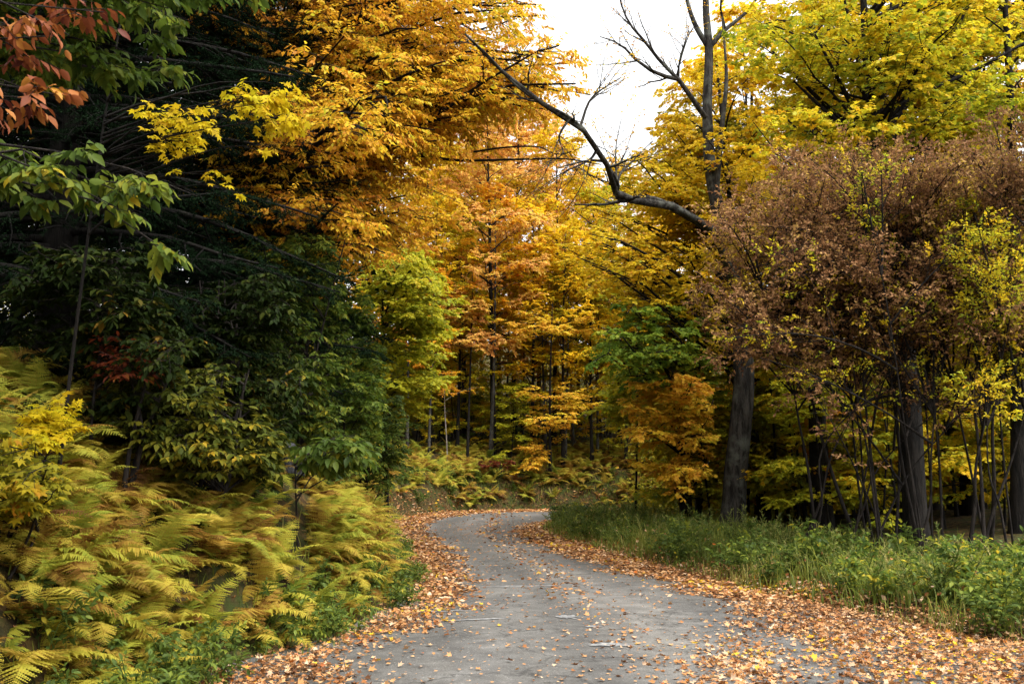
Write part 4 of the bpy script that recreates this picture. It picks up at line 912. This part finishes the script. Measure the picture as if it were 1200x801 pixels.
# ------------------------------------------------------------------ grass and weeds
rng = np.random.default_rng(71)
def grass(g, n, xr, yr, side, d0, d1, h0, h1):
    x = rng.uniform(*xr, n); y = rng.uniform(*yr, n)
    d = sdist(x, y, LO) if side == 'L' else -sdist(x, y, RO)
    k = (d > d0) & (d < d1) & (rng.random(n) < .55 + .45 * lump(x, y, 1.6, 7.)); x, y, d = x[k], y[k], d[k]; n = len(x)
    h = rng.uniform(h0, h1, n) * (.45 + .55 * sstep(d0, d0 + .8, d)); z = height(x, y)
    a = rng.uniform(0, 6.28, n); lean = rng.uniform(.1, .75, n)
    D = np.stack([np.cos(a), np.sin(a), 0 * a], -1); W = np.stack([-np.sin(a), np.cos(a), 0 * a], -1)
    b0 = np.stack([x, y, z - .02], -1); wd = (.004 + .00022 * y)[:, None]
    V = []
    for f, wf in ((0, 1), (.4, .9), (.75, .6)):
        c = b0 + D * (lean * h * f ** 2)[:, None] + UP * (h * f * (1 - .25 * lean * f))[:, None]; V += [c - W * wd * wf, c + W * wd * wf]
    V.append(b0 + D * (lean * h)[:, None] + UP * (h * (1 - .3 * lean))[:, None])
    V = np.stack(V, 1); o_ = (np.arange(n) * 7)[:, None]
    val = np.clip(.25 + .35 * lump(x, y, .8, 1.) + .55 * rng.random(n), 0, 1)
    q = np.concatenate([o_ + np.array([[0, 1, 3, 2]]), o_ + np.array([[2, 3, 5, 4]])]); t_ = o_ + np.array([[4, 5, 6]])
    g.add(V.reshape(-1, 3), tris=t_, quads=q, val=np.repeat(val, 7))
g = Geo()
grass(g, 90000, (1, 12), (8, 44), 'R', -.05, 4.5, .22, .55)
grass(g, 40000, (-9, -1), (5, 45), 'L', -.5, .8, .12, .4)
grass(g, 20000, (-6, 14), (55, 63), 'L', -.05, 1.8, .2, .4)
grass(g, 9000, (1, 12), (8, 40), 'R', .3, 4.0, .5, .85)
struct('grass', g.mesh('grass'), M['grass'], 'stuff')

def weed_mesh(seed, kind):
    rng = np.random.default_rng(seed); wood, lf, sd_ = Geo(), Geo(), Geo()
    n = {'leafy': 7, 'golden': 6, 'bush': 10}[kind]; H = {'leafy': .55, 'golden': .75, 'bush': .6}[kind]
    az = rng.uniform(0, 6.28, n); e = rng.uniform(.9, 1.45, n)
    D = np.stack([np.cos(az) * np.cos(e), np.sin(az) * np.cos(e), np.sin(e)], -1)
    pos = np.stack([rng.normal(0, .1, n), rng.normal(0, .1, n), np.zeros(n) - .02], -1)
    SP = walk(pos, D, H * rng.uniform(.65, 1.15, n), 7, .35, .09, rng); SR = np.full((n, 7), .004)
    tubes(wood, SP, SR, 3)
    if kind == 'golden':
        leaves(lf, SP, SR, 16, .085, rng, (OVAL2[0] * [1, .5, 1], OVAL2[1]), ang=.9, droop=.3, phi=1.5, nj=.5, t0=.1, cmix=.3)
        KP, KR = kids(SP, SR, 7, .6, .99, .6, .14, rng, K=4, flat=1.5, droop=.2)
        tubes(wood, KP, np.maximum(KR, .0015), 3)
        leaves(sd_, KP, KR, 12, .02, rng, OVAL2, phi=1.5, nj=1)
    else:
        KP, KR = kids(SP, SR, 5, .25, .98, .9, .22, rng, K=4, flat=1.0, droop=.2)
        tubes(wood, KP, np.maximum(KR, .0018), 3)
        sz, tm = (.075, OVAL) if kind == 'leafy' else (.085, OVAL)
        leaves(lf, KP, KR, 6, sz, rng, tm, droop=.3, phi=.5, nj=.4); leaves(lf, SP, SR, 8, sz, rng, tm, phi=1.2, droop=.25)
    return wood.mesh('weed_stem'), lf.mesh('weed_leaf'), (sd_.mesh('blossoms') if sd_.n else None)
WM = {k: [weed_mesh(700 + 10 * j + i, k) for i in range(3)] for j, k in enumerate(('leafy', 'golden', 'bush'))}
rngw = np.random.default_rng(73)
def put_weeds(n, kind, xr, yr, side, d0, d1, name, label, cat, group, leafm, s0=.8, s1=1.2, test=None):
    k = 0; tries = 0
    while k < n and tries < 20000:
        tries += 1
        x = rngw.uniform(*xr); y = rngw.uniform(*yr)
        d = sdist(np.array([x]), np.array([y]), LO)[0] if side == 'L' else -sdist(np.array([x]), np.array([y]), RO)[0]
        if not d0 < d < d1 or (test and not test(x, y)): continue
        st, lf, sd_ = WM[kind][int(rngw.integers(3))]
        r = thing(name, label, cat, (x, y, hz(x, y)), group); s = rngw.uniform(s0, s1)
        r.scale = (s, s, s); r.rotation_euler = (0, 0, rngw.uniform(0, 6.28))
        obj('stem', st, M['weed'], r); l_ = obj('leaves', lf, M[leafm], r)
        if l_.material_slots[0].material != M[leafm]: l_.material_slots[0].link = 'OBJECT'; l_.material_slots[0].material = M[leafm]
        if sd_: obj('blossoms', sd_, M['seed'], r)
        k += 1
put_weeds(95, 'golden', (1, 12), (9, 40), 'R', .5, 3.6, 'goldenrod', 'pale seeding goldenrod standing in the grass of the right verge', 'weed', 'goldenrod on the right verge', 'weed', .8, 1.25)
put_weeds(135, 'leafy', (1, 12), (9, 42), 'R', .15, 3.2, 'leafy_weed', 'low green leafy weed among the grass of the right verge', 'weed', 'green weeds on the right verge', 'weed', .8, 1.4)
put_weeds(42, 'bush', (4.5, 10), (9.5, 17), 'R', .5, 3.4, 'leafy_bramble', 'leafy green and yellow bramble at the near end of the right verge', 'bramble', 'brambles on the right verge', 'bramble', .6, 1.4)
put_weeds(80, 'leafy', (-5, -1), (6.5, 26), 'L', -.35, .45, 'leafy_weed', 'green leafy weed along the foot of the fern bank', 'weed', 'weeds at the foot of the fern bank', 'weed', .6, 1.0)
put_weeds(30, 'leafy', (-6, -2), (7, 24), 'L', 1.2, 4.2, 'leafy_weed', 'dark green leafy plant growing through the ferns', 'weed', 'green plants among the ferns', 'green', .9, 1.3)
put_weeds(34, 'bush', (-7, 6), (30, 61), 'L', .3, 2.4, 'leafy_weed', 'bright green weed clump along the outer edge of the bend', 'weed', 'weeds along the outer edge of the bend', 'weed', .9, 1.5)
